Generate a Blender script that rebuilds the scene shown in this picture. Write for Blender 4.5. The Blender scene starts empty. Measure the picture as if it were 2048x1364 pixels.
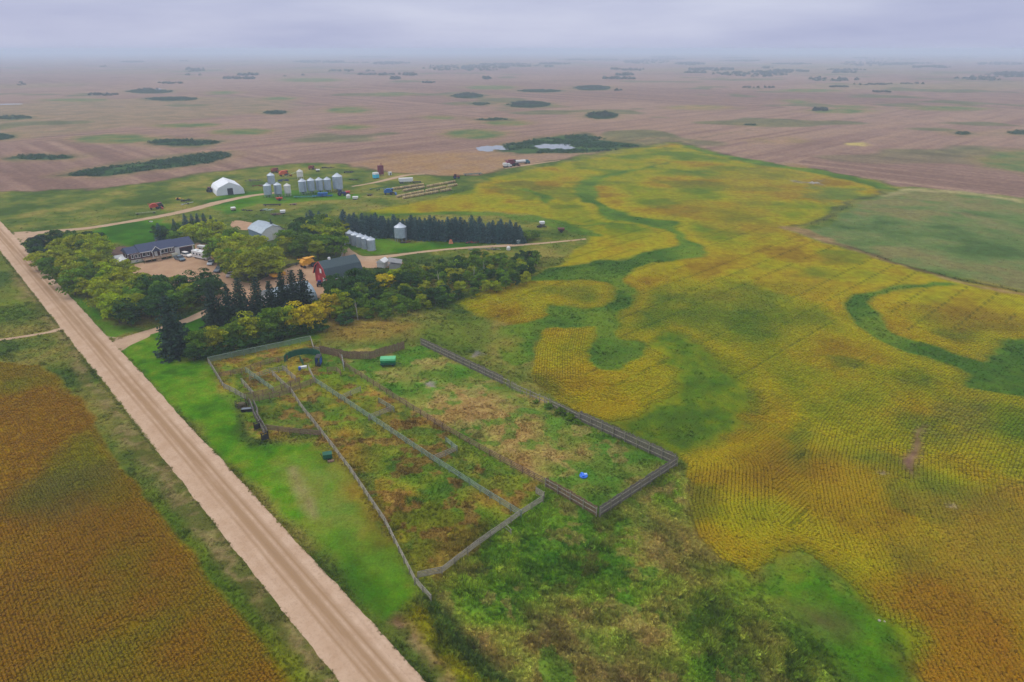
import bpy, bmesh, math, random
import numpy as np

random.seed(7)
rng = np.random.default_rng(7)
sc = bpy.context.scene
COL = sc.collection
PI = math.pi

# ------------------------------------------------------------------ camera
CAM_H, FPX = 75.0, 24 / 36 * 2048
PITCH = math.atan(584 / FPX)
cam_data = bpy.data.cameras.new('camera')
cam_data.lens = 24.0
cam_data.sensor_width = 36.0
cam_data.clip_start = 1.0
cam_data.clip_end = 60000.0
cam = bpy.data.objects.new('camera', cam_data)
COL.objects.link(cam)
cam.location = (0, 0, CAM_H)
cam.rotation_euler = (PI / 2 - PITCH, 0, 0)
sc.camera = cam

# ------------------------------------------------------------------ sky, sun, exposure
SUN_EL, SUN_AZ = math.radians(48), math.radians(-75)      # azimuth clockwise from +Y
world = bpy.data.worlds.new('World')
sc.world = world
world.use_nodes = True
wn, wl = world.node_tree.nodes, world.node_tree.links
wn.clear()
w_out = wn.new('ShaderNodeOutputWorld')
w_bg = wn.new('ShaderNodeBackground')
w_bg.inputs['Strength'].default_value = 0.1
sky = wn.new('ShaderNodeTexSky')
sky.sky_type = 'NISHITA'
sky.sun_disc = False
sky.sun_elevation = SUN_EL
sky.sun_rotation = SUN_AZ
sky.air_density, sky.dust_density, sky.ozone_density = 1.0, 2.0, 1.0
w_tc = wn.new('ShaderNodeTexCoord')
w_map = wn.new('ShaderNodeMapping')
w_map.inputs['Scale'].default_value = (1.1, 1.1, 7.0)
w_map.inputs['Location'].default_value = (0.62, 0.1, 0.0)
w_noise = wn.new('ShaderNodeTexNoise')
w_noise.inputs['Scale'].default_value = 2.4
w_noise.inputs['Detail'].default_value = 5.0
w_noise.inputs['Roughness'].default_value = 0.5
w_ramp = wn.new('ShaderNodeValToRGB')                      # cloud deck: lavender grey to pale grey
w_ramp.color_ramp.elements[0].position = 0.34
w_ramp.color_ramp.elements[0].color = (4.75, 5.15, 7.6, 1)
w_ramp.color_ramp.elements[1].position = 0.68
w_ramp.color_ramp.elements[1].color = (6.6, 6.95, 9.0, 1)
w_mix = wn.new('ShaderNodeMix')
w_mix.data_type = 'RGBA'
w_mix.inputs[0].default_value = 0.9                        # nearly closed overcast over the clear sky
wl.new(w_tc.outputs['Generated'], w_map.inputs['Vector'])
wl.new(w_map.outputs[0], w_noise.inputs['Vector'])
wl.new(w_noise.outputs['Fac'], w_ramp.inputs[0])
wl.new(sky.outputs[0], w_mix.inputs[6])
wl.new(w_ramp.outputs[0], w_mix.inputs[7])
# an overcast vault is brighter overhead than at its rim
w_sep = wn.new('ShaderNodeSeparateXYZ')
w_el = wn.new('ShaderNodeMapRange')
w_el.data_type = 'FLOAT_VECTOR'
for q_, c_ in (('From Min', (0, 0, 0)), ('From Max', (1, 1, 1)), ('To Min', (1, 1, 1)), ('To Max', (2.5, 2.4, 1.8))):
    [k_ for k_ in w_el.inputs if k_.name == q_ and k_.type == 'VECTOR'][0].default_value = c_
w_sc = wn.new('ShaderNodeVectorMath'); w_sc.operation = 'MULTIPLY'
wl.new(w_tc.outputs['Generated'], w_sep.inputs[0]); wl.new(w_sep.outputs['Z'], [k_ for k_ in w_el.inputs if k_.name == 'Vector'][0])
wl.new(w_mix.outputs[2], w_sc.inputs[0]); wl.new([k_ for k_ in w_el.outputs if k_.name == 'Vector'][0], w_sc.inputs[1])
wl.new(w_sc.outputs[0], w_bg.inputs['Color'])
wl.new(w_bg.outputs[0], w_out.inputs['Surface'])

sun_data = bpy.data.lights.new('sun', 'SUN')
sun_data.energy = 1.5
sun_data.angle = math.radians(14)
sun_data.color = (1.0, 0.95, 0.87)
sun = bpy.data.objects.new('sun', sun_data)
COL.objects.link(sun)
sun.rotation_euler = (PI / 2 - SUN_EL, 0, -SUN_AZ + PI)
sun.location = (0, 0, 200)

sc.view_settings.view_transform = 'Standard'
sc.view_settings.look = 'None'
sc.view_settings.exposure = -0.14
sc.view_settings.gamma = 1.0
sc.view_settings.use_curve_mapping = False
sc.cycles.max_bounces = 5
sc.cycles.diffuse_bounces = 2
sc.cycles.volume_bounces = 2
sc.cycles.transparent_max_bounces = 8
sc.cycles.use_denoising = True

# ------------------------------------------------------------------ helpers
def P(u, v):
    """a spot on the level ground, from its bearing and depression measured in the photograph"""
    a, b = (u - 1024) / FPX, (v - 682) / FPX
    d = math.sin(PITCH) + b * math.cos(PITCH)
    w = math.cos(PITCH) - b * math.sin(PITCH)
    return (a * CAM_H / d, w * CAM_H / d)

def lin(c):
    c = np.asarray(c, float) / 255.0
    return np.where(c <= 0.04045, c / 12.92, ((c + 0.055) / 1.055) ** 2.4)

def L4(r, g, b):
    q = lin((r, g, b))
    return (float(q[0]), float(q[1]), float(q[2]), 1.0)

def tag(o, label=None, cat=None, group=None, kind=None):
    if label: o['label'] = label
    if cat: o['category'] = cat
    if group: o['group'] = group
    if kind: o['kind'] = kind
    return o

def empty(name, xy, rz=0.0, label=None, cat=None, group=None, z=0.0):
    o = bpy.data.objects.new(name, None)
    o.empty_display_size = 0.5
    COL.objects.link(o)
    o.location = (xy[0], xy[1], z)
    o.rotation_euler = (0, 0, rz)
    return tag(o, label, cat, group)

def mesh_obj(name, me, mat=None, parent=None):
    o = bpy.data.objects.new(name, me)
    COL.objects.link(o)
    if mat is not None and not me.materials:
        me.materials.append(mat)
    if parent is not None:
        o.parent = parent
    return o

def dup(o, parent=None):
    c = o.copy()
    COL.objects.link(c)
    c.parent = parent
    for ch in o.children:
        dup(ch, c)
    return c

class MB:
    def __init__(s):
        s.v, s.f = [], []
    def add(s, vs, fs):
        n = len(s.v)
        s.v += [tuple(p) for p in vs]
        s.f += [tuple(i + n for i in f) for f in fs]
        return s
    def box(s, x, y, z, sx, sy, sz, rz=0.0, top=1.0):
        """centre x, y, bottom z; top scales the upper face"""
        c, d = math.cos(rz), math.sin(rz)
        vs = []
        for k, t in ((0, 1.0), (1, top)):
            for ax, ay in ((-1, -1), (1, -1), (1, 1), (-1, 1)):
                px, py = ax * sx / 2 * t, ay * sy / 2 * t
                vs.append((x + px * c - py * d, y + px * d + py * c, z + k * sz))
        return s.add(vs, [(3, 2, 1, 0), (4, 5, 6, 7), (0, 1, 5, 4), (1, 2, 6, 5), (2, 3, 7, 6), (3, 0, 4, 7)])
    def bar(s, a, b, w, h=None):
        h = h or w
        a, b = np.array(a, float), np.array(b, float)
        t = (b - a) / max(np.linalg.norm(b - a), 1e-6)
        up = np.array((0, 0, 1.0)) if abs(t[2]) < 0.95 else np.array((1.0, 0, 0))
        q = np.cross(t, up); q /= np.linalg.norm(q)
        r = np.cross(q, t)
        vs = [p + q * (i * w / 2) + r * (j * h / 2) for p in (a, b) for i, j in ((-1, -1), (1, -1), (1, 1), (-1, 1))]
        return s.add(vs, [(3, 2, 1, 0), (4, 5, 6, 7), (0, 1, 5, 4), (1, 2, 6, 5), (2, 3, 7, 6), (3, 0, 4, 7)])
    def cyl(s, a, b, r0, r1=None, n=10, caps=True):
        r1 = r0 if r1 is None else r1
        a, b = np.array(a, float), np.array(b, float)
        t = (b - a) / max(np.linalg.norm(b - a), 1e-6)
        up = np.array((0, 0, 1.0)) if abs(t[2]) < 0.95 else np.array((1.0, 0, 0))
        q = np.cross(t, up); q /= np.linalg.norm(q)
        r = np.cross(q, t)
        vs = []
        for p, rad in ((a, r0), (b, r1)):
            for i in range(n):
                w = 2 * PI * i / n
                vs.append(p + q * math.cos(w) * rad + r * math.sin(w) * rad)
        fs = [(i, (i + 1) % n, n + (i + 1) % n, n + i) for i in range(n)]
        if caps:
            fs += [tuple(range(n - 1, -1, -1)), tuple(range(n, 2 * n))]
        return s.add(vs, fs)
    def lathe(s, x, y, prof, n=20):
        """prof: (radius, z) from bottom to top"""
        vs, fs = [], []
        for r, z in prof:
            vs += [(x + r * math.cos(2 * PI * i / n), y + r * math.sin(2 * PI * i / n), z) for i in range(n)]
        for k in range(len(prof) - 1):
            fs += [(k * n + i, k * n + (i + 1) % n, (k + 1) * n + (i + 1) % n, (k + 1) * n + i) for i in range(n)]
        fs += [tuple(range(n - 1, -1, -1)), tuple(range((len(prof) - 1) * n, len(prof) * n))]
        return s.add(vs, fs)
    def prism_x(s, prof, x0, x1):
        """closed (y, z) outline drawn out along x"""
        n = len(prof)
        vs = [(x0, y, z) for y, z in prof] + [(x1, y, z) for y, z in prof]
        fs = [(i, (i + 1) % n, n + (i + 1) % n, n + i) for i in range(n)] + [tuple(range(n - 1, -1, -1)), tuple(range(n, 2 * n))]
        return s.add(vs, fs)
    def prism_y(s, prof, y0, y1):
        n = len(prof)
        vs = [(x, y0, z) for x, z in prof] + [(x, y1, z) for x, z in prof]
        fs = [(i, (i + 1) % n, n + (i + 1) % n, n + i) for i in range(n)] + [tuple(range(n - 1, -1, -1)), tuple(range(n, 2 * n))]
        return s.add(vs, fs)
    def mesh(s, name, smooth=False):
        me = bpy.data.meshes.new(name)
        me.from_pydata(s.v, [], s.f)
        bm = bmesh.new(); bm.from_mesh(me)
        bmesh.ops.recalc_face_normals(bm, faces=bm.faces)
        bm.to_mesh(me); bm.free()
        if smooth:
            me.polygons.foreach_set('use_smooth', [True] * len(me.polygons))
        return me
    def build(s, name, mat, parent=None, smooth=False):
        return mesh_obj(name, s.mesh(name, smooth), mat, parent)

def np_mesh(name, V, F, cols=None, extra=None):
    """V (n,3), F (m,k) all the same k"""
    me = bpy.data.meshes.new(name)
    n, (m, k) = len(V), F.shape
    me.vertices.add(n)
    me.vertices.foreach_set('co', np.ascontiguousarray(V, np.float32).ravel())
    me.loops.add(m * k)
    me.loops.foreach_set('vertex_index', np.ascontiguousarray(F, np.int32).ravel())
    me.polygons.add(m)
    me.polygons.foreach_set('loop_start', np.arange(0, m * k, k, dtype=np.int32))
    if cols is not None:
        a = me.attributes.new('col', 'FLOAT_COLOR', 'POINT')
        a.data.foreach_set('color', np.concatenate([cols, np.ones((n, 1))], 1).astype(np.float32).ravel())
    for nm, arr in (extra or {}).items():
        a = me.attributes.new(nm, 'FLOAT', 'POINT')
        a.data.foreach_set('value', np.ascontiguousarray(arr, np.float32))
    me.update(calc_edges=True)
    return me

# ---- materials
def nodes_of(name):
    m = bpy.data.materials.new(name)
    m.use_nodes = True
    nt = m.node_tree
    return m, nt.nodes, nt.links, nt.nodes['Principled BSDF']

def mat(name, c, rough=0.7, metal=0.0, vary=0.18, scale=1.5, spec=0.3):
    """a colour with weathering noise"""
    m, N, K, b = nodes_of(name)
    tc = N.new('ShaderNodeTexCoord')
    nz = N.new('ShaderNodeTexNoise'); nz.inputs['Scale'].default_value = scale; nz.inputs['Detail'].default_value = 5
    rp = N.new('ShaderNodeMapRange')
    rp.inputs['From Min'].default_value, rp.inputs['From Max'].default_value = 0.3, 0.7
    rp.inputs['To Min'].default_value, rp.inputs['To Max'].default_value = 1 - vary, 1 + vary
    mx = N.new('ShaderNodeVectorMath'); mx.operation = 'SCALE'
    mx.inputs[0].default_value = c[:3]
    K.new(tc.outputs['Object'], nz.inputs['Vector']); K.new(nz.outputs['Fac'], rp.inputs['Value'])
    K.new(rp.outputs[0], mx.inputs['Scale']); K.new(mx.outputs[0], b.inputs['Base Color'])
    b.inputs['Roughness'].default_value = rough
    b.inputs['Metallic'].default_value = metal
    b.inputs['Specular IOR Level'].default_value = spec
    return m

M = {}
def mm(key, r, g, b, **k):
    if key not in M:
        M[key] = mat(key, L4(r, g, b), **k)
    return M[key]

# ------------------------------------------------------------------ noise and distances (numpy)
def _hash(ix, iy, s):
    h = (ix.astype(np.int64) * 374761393 + iy.astype(np.int64) * 668265263 + s * 974634777) & 0xFFFFFFFF
    h = ((h ^ (h >> 13)) * 1274126177) & 0xFFFFFFFF
    return ((h ^ (h >> 16)) & 0xFFFF) / 65535.0

def vnoise(x, y, s=0):
    ix, iy = np.floor(x), np.floor(y)
    fx, fy = x - ix, y - iy
    fx, fy = fx * fx * (3 - 2 * fx), fy * fy * (3 - 2 * fy)
    a, b = _hash(ix, iy, s), _hash(ix + 1, iy, s)
    c, d = _hash(ix, iy + 1, s), _hash(ix + 1, iy + 1, s)
    return (a * (1 - fx) + b * fx) * (1 - fy) + (c * (1 - fx) + d * fx) * fy

def fbm(x, y, s=0, o=3):
    t, a, n = 0.0, 1.0, 0.0
    for k in range(o):
        t = t + a * vnoise(x * 2 ** k + 17.3 * k, y * 2 ** k - 9.1 * k, s + k)
        n += a
        a *= 0.55
    return t / n

def smooth_px(pts, k=3, closed=True):
    p = np.array(pts, float); n = len(p); out = []
    for i in range(n if closed else n - 1):
        a, b, c, d = (p[(i + j) % n] if closed else p[min(max(i + j, 0), n - 1)] for j in (-1, 0, 1, 2))
        for q in range(k):
            t = q / k
            out.append(0.5 * (2 * b + (c - a) * t + (2 * a - 5 * b + 4 * c - d) * t * t + (3 * b - a - 3 * c + d) * t ** 3))
    if not closed:
        out.append(p[-1])
    return out

def W(pts):
    return np.array([P(q[0], q[1]) for q in pts])

def sd_poly(x, y, pts, pad=30.0):
    """signed distance in metres, negative inside"""
    res = np.full(x.shape, 1e3)
    lo, hi = pts.min(0) - pad, pts.max(0) + pad
    k = np.nonzero((x > lo[0]) & (x < hi[0]) & (y > lo[1]) & (y < hi[1]))[0]
    if not len(k):
        return res
    X, Y = x[k], y[k]
    d2 = np.full(X.shape, 1e12); ins = np.zeros(X.shape, bool)
    n = len(pts)
    for i in range(n):
        ax, ay = pts[i]; bx, by = pts[(i + 1) % n]
        ex, ey = bx - ax, by - ay
        wx, wy = X - ax, Y - ay
        t = np.clip((wx * ex + wy * ey) / (ex * ex + ey * ey + 1e-9), 0, 1)
        d2 = np.minimum(d2, (wx - ex * t) ** 2 + (wy - ey * t) ** 2)
        ins ^= ((ay > Y) != (by > Y)) & (X < ex * (Y - ay) / (ey if abs(ey) > 1e-9 else 1e-9) + ax)
    res[k] = np.where(ins, -1, 1) * np.sqrt(d2)
    return res

def sd_line(x, y, pts, wid, pad=40.0):
    """distance to a line minus its half width"""
    res = np.full(x.shape, 1e3)
    lo, hi = pts.min(0) - pad, pts.max(0) + pad
    k = np.nonzero((x > lo[0]) & (x < hi[0]) & (y > lo[1]) & (y < hi[1]))[0]
    if not len(k):
        return res
    X, Y = x[k], y[k]
    d = np.full(X.shape, 1e3)
    for i in range(len(pts) - 1):
        ax, ay = pts[i]; ex, ey = pts[i + 1] - pts[i]
        wx, wy = X - ax, Y - ay
        t = np.clip((wx * ex + wy * ey) / (ex * ex + ey * ey + 1e-9), 0, 1)
        d = np.minimum(d, np.hypot(wx - ex * t, wy - ey * t) - (wid[i] * (1 - t) + wid[i + 1] * t))
    res[k] = d
    return res
# ------------------------------------------------------------------ the ground: what grows where
E1 = np.array((math.cos(math.radians(43.5)), math.sin(math.radians(43.5))))      # the farm's survey grid
E2 = np.array((math.cos(math.radians(-46.5)), math.sin(math.radians(-46.5))))

FARM = [(-900, 430), (0, 384), (200, 378), (330, 360), (415, 345), (540, 331), (640, 325), (700, 331), (760, 341), (870, 352), (960, 350),
        (1095, 322), (1250, 297), (1360, 283), (1420, 300), (1500, 319), (1700, 350), (1800, 372), (2048, 396), (2700, 450),
        (5000, 1000), (9000, 3000), (-9000, 3000), (-5000, 900)]
SOY = [(1358, 287), (1260, 301), (1170, 318), (1095, 332), (1000, 352), (905, 392), (800, 408), (735, 424), (780, 432), (860, 428),
       (1000, 424), (1090, 437), (1190, 463), (1160, 492), (1112, 532), (1050, 556), (985, 578), (915, 606), (950, 628), (1005, 640), (1050, 652),
       (1083, 656), (1070, 700), (1064, 765), (1110, 803), (1200, 838), (1330, 890), (1384, 935), (1374, 1000), (1395, 1070),
       (1445, 1122), (1500, 1150), (1545, 1125), (1590, 1096), (1690, 1155), (1762, 1225), (1802, 1290), (1838, 1364), (1900, 1500),
       (2200, 2200), (9000, 2600), (4500, 900), (2500, 690), (2048, 588), (1870, 550), (1700, 500), (1590, 468), (1560, 460), (1612, 446), (1690, 408), (1765, 382),
       (1745, 366), (1600, 342), (1480, 322), (1395, 300)]
PASTURE = [(1585, 466), (1640, 452), (1700, 420), (1755, 392), (1810, 377), (2048, 400), (2700, 455), (4500, 880), (2500, 680), (2048, 580), (1870, 545), (1700, 496)]
LEFT_CROP = [(-900, 690), (-200, 716), (0, 722), (70, 728), (130, 762), (172, 803), (240, 930), (300, 1003), (400, 1130), (590, 1364), (760, 1570), (1100, 2400),
             (-9000, 2600), (-4000, 900)]
LAWN = [(236, 702), (262, 680), (300, 668), (345, 682), (380, 722), (420, 716), (500, 694), (600, 668), (640, 662), (650, 680), (560, 700), (420, 728), (450, 790), (500, 868), (520, 886), (645, 882), (712, 960), (832, 1185),
        (788, 1245), (700, 1160), (560, 1020), (400, 850)]
CORRAL = [(417, 727), (625, 682), (650, 700), (690, 735), (800, 800), (1090, 975), (1085, 1000), (835, 1160), (700, 950), (640, 880), (530, 868), (455, 790)]
PADDOCK = [(650, 700), (800, 690), (845, 688), (1060, 790), (1350, 928), (1200, 1030), (1092, 972), (800, 800), (690, 735)]
WEEDS = [(1092, 985), (1200, 1035), (1350, 940), (1380, 960), (1370, 1010), (1395, 1085), (1460, 1140), (1520, 1165), (1560, 1230), (1640, 1320), (1700, 1400), (1800, 1700),
         (1500, 1900), (1200, 1570), (1020, 1372), (910, 1268), (866, 1214), (838, 1165), (1000, 1060)]
FRONT_GREEN = [(1380, 1140), (1470, 1146), (1520, 1150), (1548, 1122), (1592, 1098), (1690, 1158), (1760, 1228), (1800, 1292), (1836, 1366), (1900, 1510), (1760, 1510), (1640, 1320), (1540, 1215)]

POTHOLES = [  # outline or ellipse (u, v, ru, rv), colour
    ([(125, 352), (175, 339), (290, 325), (400, 307), (455, 304), (466, 312), (425, 326), (300, 342), (200, 354)], 0),
    ((368, 285, 72, 6.5), 0), ((85, 315, 62, 5.5), 0), ((-5, 274, 34, 6), 0), ((25, 235, 40, 4), 0), ((230, 278, 78, 8), 1), ((480, 264, 55, 5), 1),
    ((375, 251, 55, 3.5), 1), ((550, 225, 24, 4), 0), ((345, 198, 50, 4), 0), ((690, 254, 32, 4), 1), ((700, 220, 40, 6), 1), ((1058, 209, 44, 6.5), 0),
    ((1203, 231, 34, 7), 0), ((935, 192, 32, 5), 0), ((1080, 182, 42, 3), 0), ((1185, 176, 36, 5), 0), ((962, 208, 18, 3), 0), ((985, 239, 32, 2.5), 0),
    ((950, 268, 58, 9), 1), ((1010, 246, 40, 4), 1), ((880, 235, 26, 3), 1), ((300, 183, 45, 4), 0), ((1700, 214, 18, 3), 1), ((1680, 222, 60, 4), 1), ((1590, 203, 22, 3), 1),
    ((1925, 267, 16, 3), 0), ((2040, 265, 25, 4), 0), ((1890, 217, 70, 4), 1), ((1500, 250, 12, 2), 0), ((560, 197, 26, 3), 1), ((450, 185, 26, 2.5), 1),
    ((620, 160, 60, 4), 1), ((130, 400, 140, 7), 2), ((1620, 181, 60, 3), 1), ((980, 175, 50, 4), 1), ((150, 200, 60, 3), 1), ((1400, 215, 60, 4), 2), ((780, 188, 35, 3), 1),
    ([(1955, 318), (2000, 305), (2080, 296), (2140, 320), (2140, 350), (2048, 344), (1990, 335)], 1),
    ([(1005, 303), (1000, 291), (1080, 276), (1170, 267), (1230, 283), (1300, 289), (1240, 300), (1170, 306), (1040, 307)], 0),
]
FAR_WOODS = [  # groves on the plain (u, v, ru, rv)
    (930, 137, 85, 6), (1010, 131, 70, 4), (780, 127, 38, 3), (1500, 150, 80, 5), (1560, 144, 60, 3), (1665, 160, 52, 3), (1950, 158, 75, 5), (2030, 150, 60, 5), (1740, 128, 60, 4), (1780, 120, 60, 4),
    (1900, 114, 55, 3), (1290, 124, 48, 4), (1330, 118, 40, 3), (640, 124, 48, 3), (392, 140, 22, 5), (45, 168, 14, 4), (1425, 140, 50, 3), (300, 180, 26, 1.5), (1185, 176, 26, 3), (935, 190, 22, 2.5),
    (1058, 209, 30, 4), (1203, 231, 25, 4), (570, 152, 40, 2), (820, 150, 14, 2), (1110, 128, 30, 2), (1180, 120, 60, 2), (1600, 112, 60, 2), (860, 105, 50, 2), (1450, 112, 60, 2), (2000, 128, 50, 3), (205, 190, 30, 1.6),
    (1640, 221, 14, 2), (1250, 150, 20, 2), (700, 143, 50, 1.5), (480, 158, 30, 1.5), (1380, 128, 30, 3), (1860, 135, 40, 3), (1690, 145, 30, 2)]

def ell(e, n=18):
    u, v, a, b = e
    return [(u + a * math.cos(2 * PI * i / n) * (1 + 0.12 * math.sin(3 * i)), v + b * math.sin(2 * PI * i / n)) for i in range(n)]

SWALES = [
    [(1345, 322, 1), (1300, 333, 2), (1240, 345, 3), (1195, 354, 4.5), (1172, 378, 6), (1184, 402, 5.5)],
    [(1130, 452, 1.0), (1220, 447, 1.6), (1275, 449, 1.0)],
    [(760, 430, 3), (900, 425, 4), (1010, 432, 4), (1100, 446, 5), (1190, 470, 4)],
    [(1380, 293, 3), (1450, 312, 5), (1560, 332, 7), (1680, 352, 7), (1770, 374, 6)],
    [(1050, 378, 2), (1090, 395, 4), (1085, 405, 2)],
]
SWALE_AREAS = [
    [(1199.4, 400.0), (1234.6, 417.6), (1272.7, 432.8), (1343.1, 441.1), (1359.2, 455.7), (1370.1, 471.8), (1390.0, 485.0), (1408.2, 499.1), (1400.3, 511.4), (1366.6, 517.9), (1293.3, 529.0), (1263.9, 537.8), (1245.7, 551.0), (1244.0, 564.2), (1260.4, 581.8), (1264.5, 602.3), (1254.5, 615.5), (1237.0, 624.3), (1236.1, 652.2), (1239.0, 674.2), (1272.7, 677.1), (1290.3, 688.9), (1293.3, 707.9), (1269.8, 721.1), (1255.1, 732.8), (1222.9, 743.7), (1187.7, 734.3), (1176.0, 710.9), (1190.6, 681.5), (1193.5, 652.2), (1126.1, 655.1), (1090.9, 652.2), (1079.2, 672.7), (1068.9, 696.2), (1063.0, 722.6), (1032.3, 734.3), (1000.0, 722.6), (1000.0, 663.9), (1017.6, 649.3), (1058.7, 640.5), (1093.8, 625.8), (1096.8, 609.7), (1158.4, 619.4), (1205.3, 616.4), (1224.3, 602.3), (1225.8, 584.8), (1215.5, 567.2), (1190.6, 559.8), (1117.3, 560.7), (1052.8, 561.9), (1017.6, 573.0), (1085.0, 543.1), (1123.2, 533.4), (1176.0, 524.6), (1252.2, 513.8), (1316.7, 499.7), (1354.8, 488.0), (1353.4, 477.7), (1341.6, 463.0), (1325.5, 454.3), (1272.7, 444.0), (1222.9, 437.5), (1202.3, 427.9), (1193.5, 413.2), (1171.6, 400.0)],
    [(1909.8, 567.7), (1861.6, 560.1), (1796.1, 572.9), (1744.5, 580.8), (1713.5, 590.1), (1699.0, 605.6), (1696.9, 621.1), (1710.0, 640.0), (1741.0, 667.6), (1778.9, 688.3), (1837.5, 711.7), (1899.5, 727.9), (1951.2, 754.4), (1937.4, 777.8), (2054.5, 791.6), (2295.6, 812.3), (2295.6, 691.7), (2048.0, 677.9), (2001.1, 688.3), (1975.3, 724.4), (1951.2, 719.3), (1882.3, 695.1), (1830.6, 677.9), (1780.6, 657.2), (1765.1, 628.0), (1752.0, 607.3), (1756.5, 594.6), (1782.4, 584.2), (1834.0, 572.9), (1882.3, 571.1)]]
LOBE = [(1318, 678), (1349, 664), (1364, 673), (1380, 690), (1412, 701), (1458, 722), (1494, 746), (1511, 772), (1520, 805), (1512, 842), (1482, 872), (1420, 892), (1352, 908), (1290, 872), (1225, 845), (1290, 818), (1338, 792), (1348, 762), (1338, 732), (1298, 712), (1294, 694)]
ROW_BANDS = [  # rows that follow a field edge: line, how far they reach
    (W([(1386, 925), (1374, 1000), (1395, 1072), (1445, 1124), (1520, 1160), (1600, 1190)]), 15.0),
    (W([(1090, 640), (1070, 700), (1064, 765), (1110, 803), (1200, 838), (1330, 890)]), 13.0),
    (W([(2080, 700), (1960, 760), (1882, 830), (1838, 900), (1836, 960), (1870, 1050), (1960, 1200), (2080, 1380)]), 20.0),
]

def strokes(x, y, st):
    pts = W([(q[0], q[1]) for q in st])
    return sd_line(x, y, pts, [q[2] for q in st])

def paint(x, y):
    """albedo, plant height/kind, crop-row phase for spots on the ground"""
    r = np.hypot(x, y)
    amp = np.clip(0.5 + 0.012 * r, 0.8, 14)
    k = np.clip(0.25 * 60 / np.maximum(r, 60), 0.004, 0.25)
    sx = np.clip(r / 14.0, 5, 60)
    wx = x + amp * 2 * (fbm(x / 11, y / 11, 3) - 0.5) + amp * 1.2 * (fbm(x / 47, y / 47, 5) - 0.5)
    wy = y + amp * 2 * (fbm(x / 11, y / 11, 9) - 0.5) + amp * 1.2 * (fbm(x / 47, y / 47, 13) - 0.5)
    bx = x + amp * 5 * (fbm(x / 8, y / 8, 15, 4) - 0.5) + amp * 4 * (fbm(x / 30, y / 30, 17) - 0.5)
    by = y + amp * 5 * (fbm(x / 8, y / 8, 18, 4) - 0.5) + amp * 4 * (fbm(x / 30, y / 30, 19) - 0.5)
    a, b = x * E1[0] + y * E1[1], x * E2[0] + y * E2[1]
    n_big, n_mid, n_sml = fbm(x / 60, y / 60, 21), fbm(x / 14, y / 14, 31), fbm(x / 3.1, y / 3.1, 41)
    n_mid2, n_big2 = fbm(x / 17, y / 17, 51), fbm(x / 38, y / 38, 61)
    n_far = fbm(x / 420, y / 420, 71)
    n_patch = fbm(x / 7, y / 7, 81)

    def pal(cols, n, lo=0.34, hi=0.66, gain=None):
        c = lin(cols)
        def f(k):                                   # colours for the spots k only
            t = np.clip((n[k] - lo) / (hi - lo), 0, 1) * (len(c) - 1)
            i = np.minimum(t.astype(int), len(c) - 2); g = (t - i)[:, None]
            o = c[i] * (1 - g) + c[i + 1] * g
            return o if gain is None else o * gain[k][:, None]
        return f

    # stubble of the plain, with the passes of the combine
    streak = fbm(a / 160, b / 7, 91)
    streak2 = fbm(a / 7, b / 220, 95)
    far_dir = n_far > 0.5
    st = np.where(far_dir, streak, streak2)
    col = pal([(116, 90, 78), (126, 99, 86), (134, 107, 92), (142, 115, 96)], 0.6 * st + 0.4 * n_far, 0.34, 0.64, 0.9 + 0.2 * n_mid)(slice(None))
    fld = fbm(a / 900, b / 500, 99)
    tint = np.clip((fld - 0.56) / 0.05, 0, 1) * 0.6
    wet = np.clip((fbm(x / 130 + 40, y / 130, 103) - 0.66) / 0.05, 0, 1) * np.clip((r - 480) / 200, 0, 1) * 0.75
    veg = np.zeros(x.shape)          # 0 none, >0 height of loose grass in metres
    crop = np.zeros(x.shape)         # 1 right field, 2 left field
    row = np.zeros(x.shape); ramp = np.zeros(x.shape)

    def lay(m, c, vh=None, cr=None):
        k = np.nonzero(m > 0.003)[0]
        if not len(k): return
        q = m[k]
        col[k] = col[k] * (1 - q[:, None]) + c(k) * q[:, None]
        if vh is not None: veg[k] = veg[k] * (1 - q) + vh * q
        crop[k] = np.where(q > 0.5, 0.0 if cr is None else cr, crop[k])

    lay(tint, pal([(112, 104, 68), (138, 118, 84)], n_mid))
    lay(wet, pal([(72, 84, 48), (96, 100, 58)], n_mid))

    def soft(d, w=1.0):
        return np.clip(0.5 - d / (2 * np.maximum(w, 0.004 * r)), 0, 1)

    def blob(px, c, vh=None, w=1.0, cr=None, k=1.0, sm=2):
        p = W(smooth_px(px, sm)) if sm > 1 else W(px)
        lay(soft(sd_poly(wx, wy, p) if k == 1.0 else sd_poly(bx, by, p), w) * k, c, vh, cr)

    def stroke(st, c, vh=None, w=0.8, k=1.0):
        lay(soft(strokes(wx, wy, st), w) * k, c, vh)

    stroke([(1360, 284, 1.5), (1480, 262, 1.2), (1600, 247, 1.2), (1760, 232, 1.2)], pal([(84, 74, 54), (110, 94, 66)], n_mid), w=2, k=0.7)
    stroke([(1250, 290, 2), (1310, 276, 3), (1380, 285, 3)], pal([(120, 100, 70), (140, 118, 84)], n_mid), w=2, k=0.8)
    blob(ell((1715, 289, 32, 3)), pal([(150, 140, 70), (178, 160, 92)], n_mid), w=3, sm=1)
    blob(ell((1560, 280, 60, 7)), pal([(130, 112, 70), (150, 120, 88)], n_mid), w=6, sm=1, k=0.6)
    blob(ell((890, 330, 180, 26)), pal([(150, 116, 66), (140, 112, 80)], n_mid), w=14, sm=1, k=0.6)
    dark = pal([(34, 60, 36), (48, 74, 40), (62, 86, 46)], n_mid)
    light = pal([(78, 98, 50), (100, 108, 58), (112, 106, 60)], n_mid)
    tan = pal([(118, 108, 64), (140, 116, 74)], n_mid)
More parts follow.
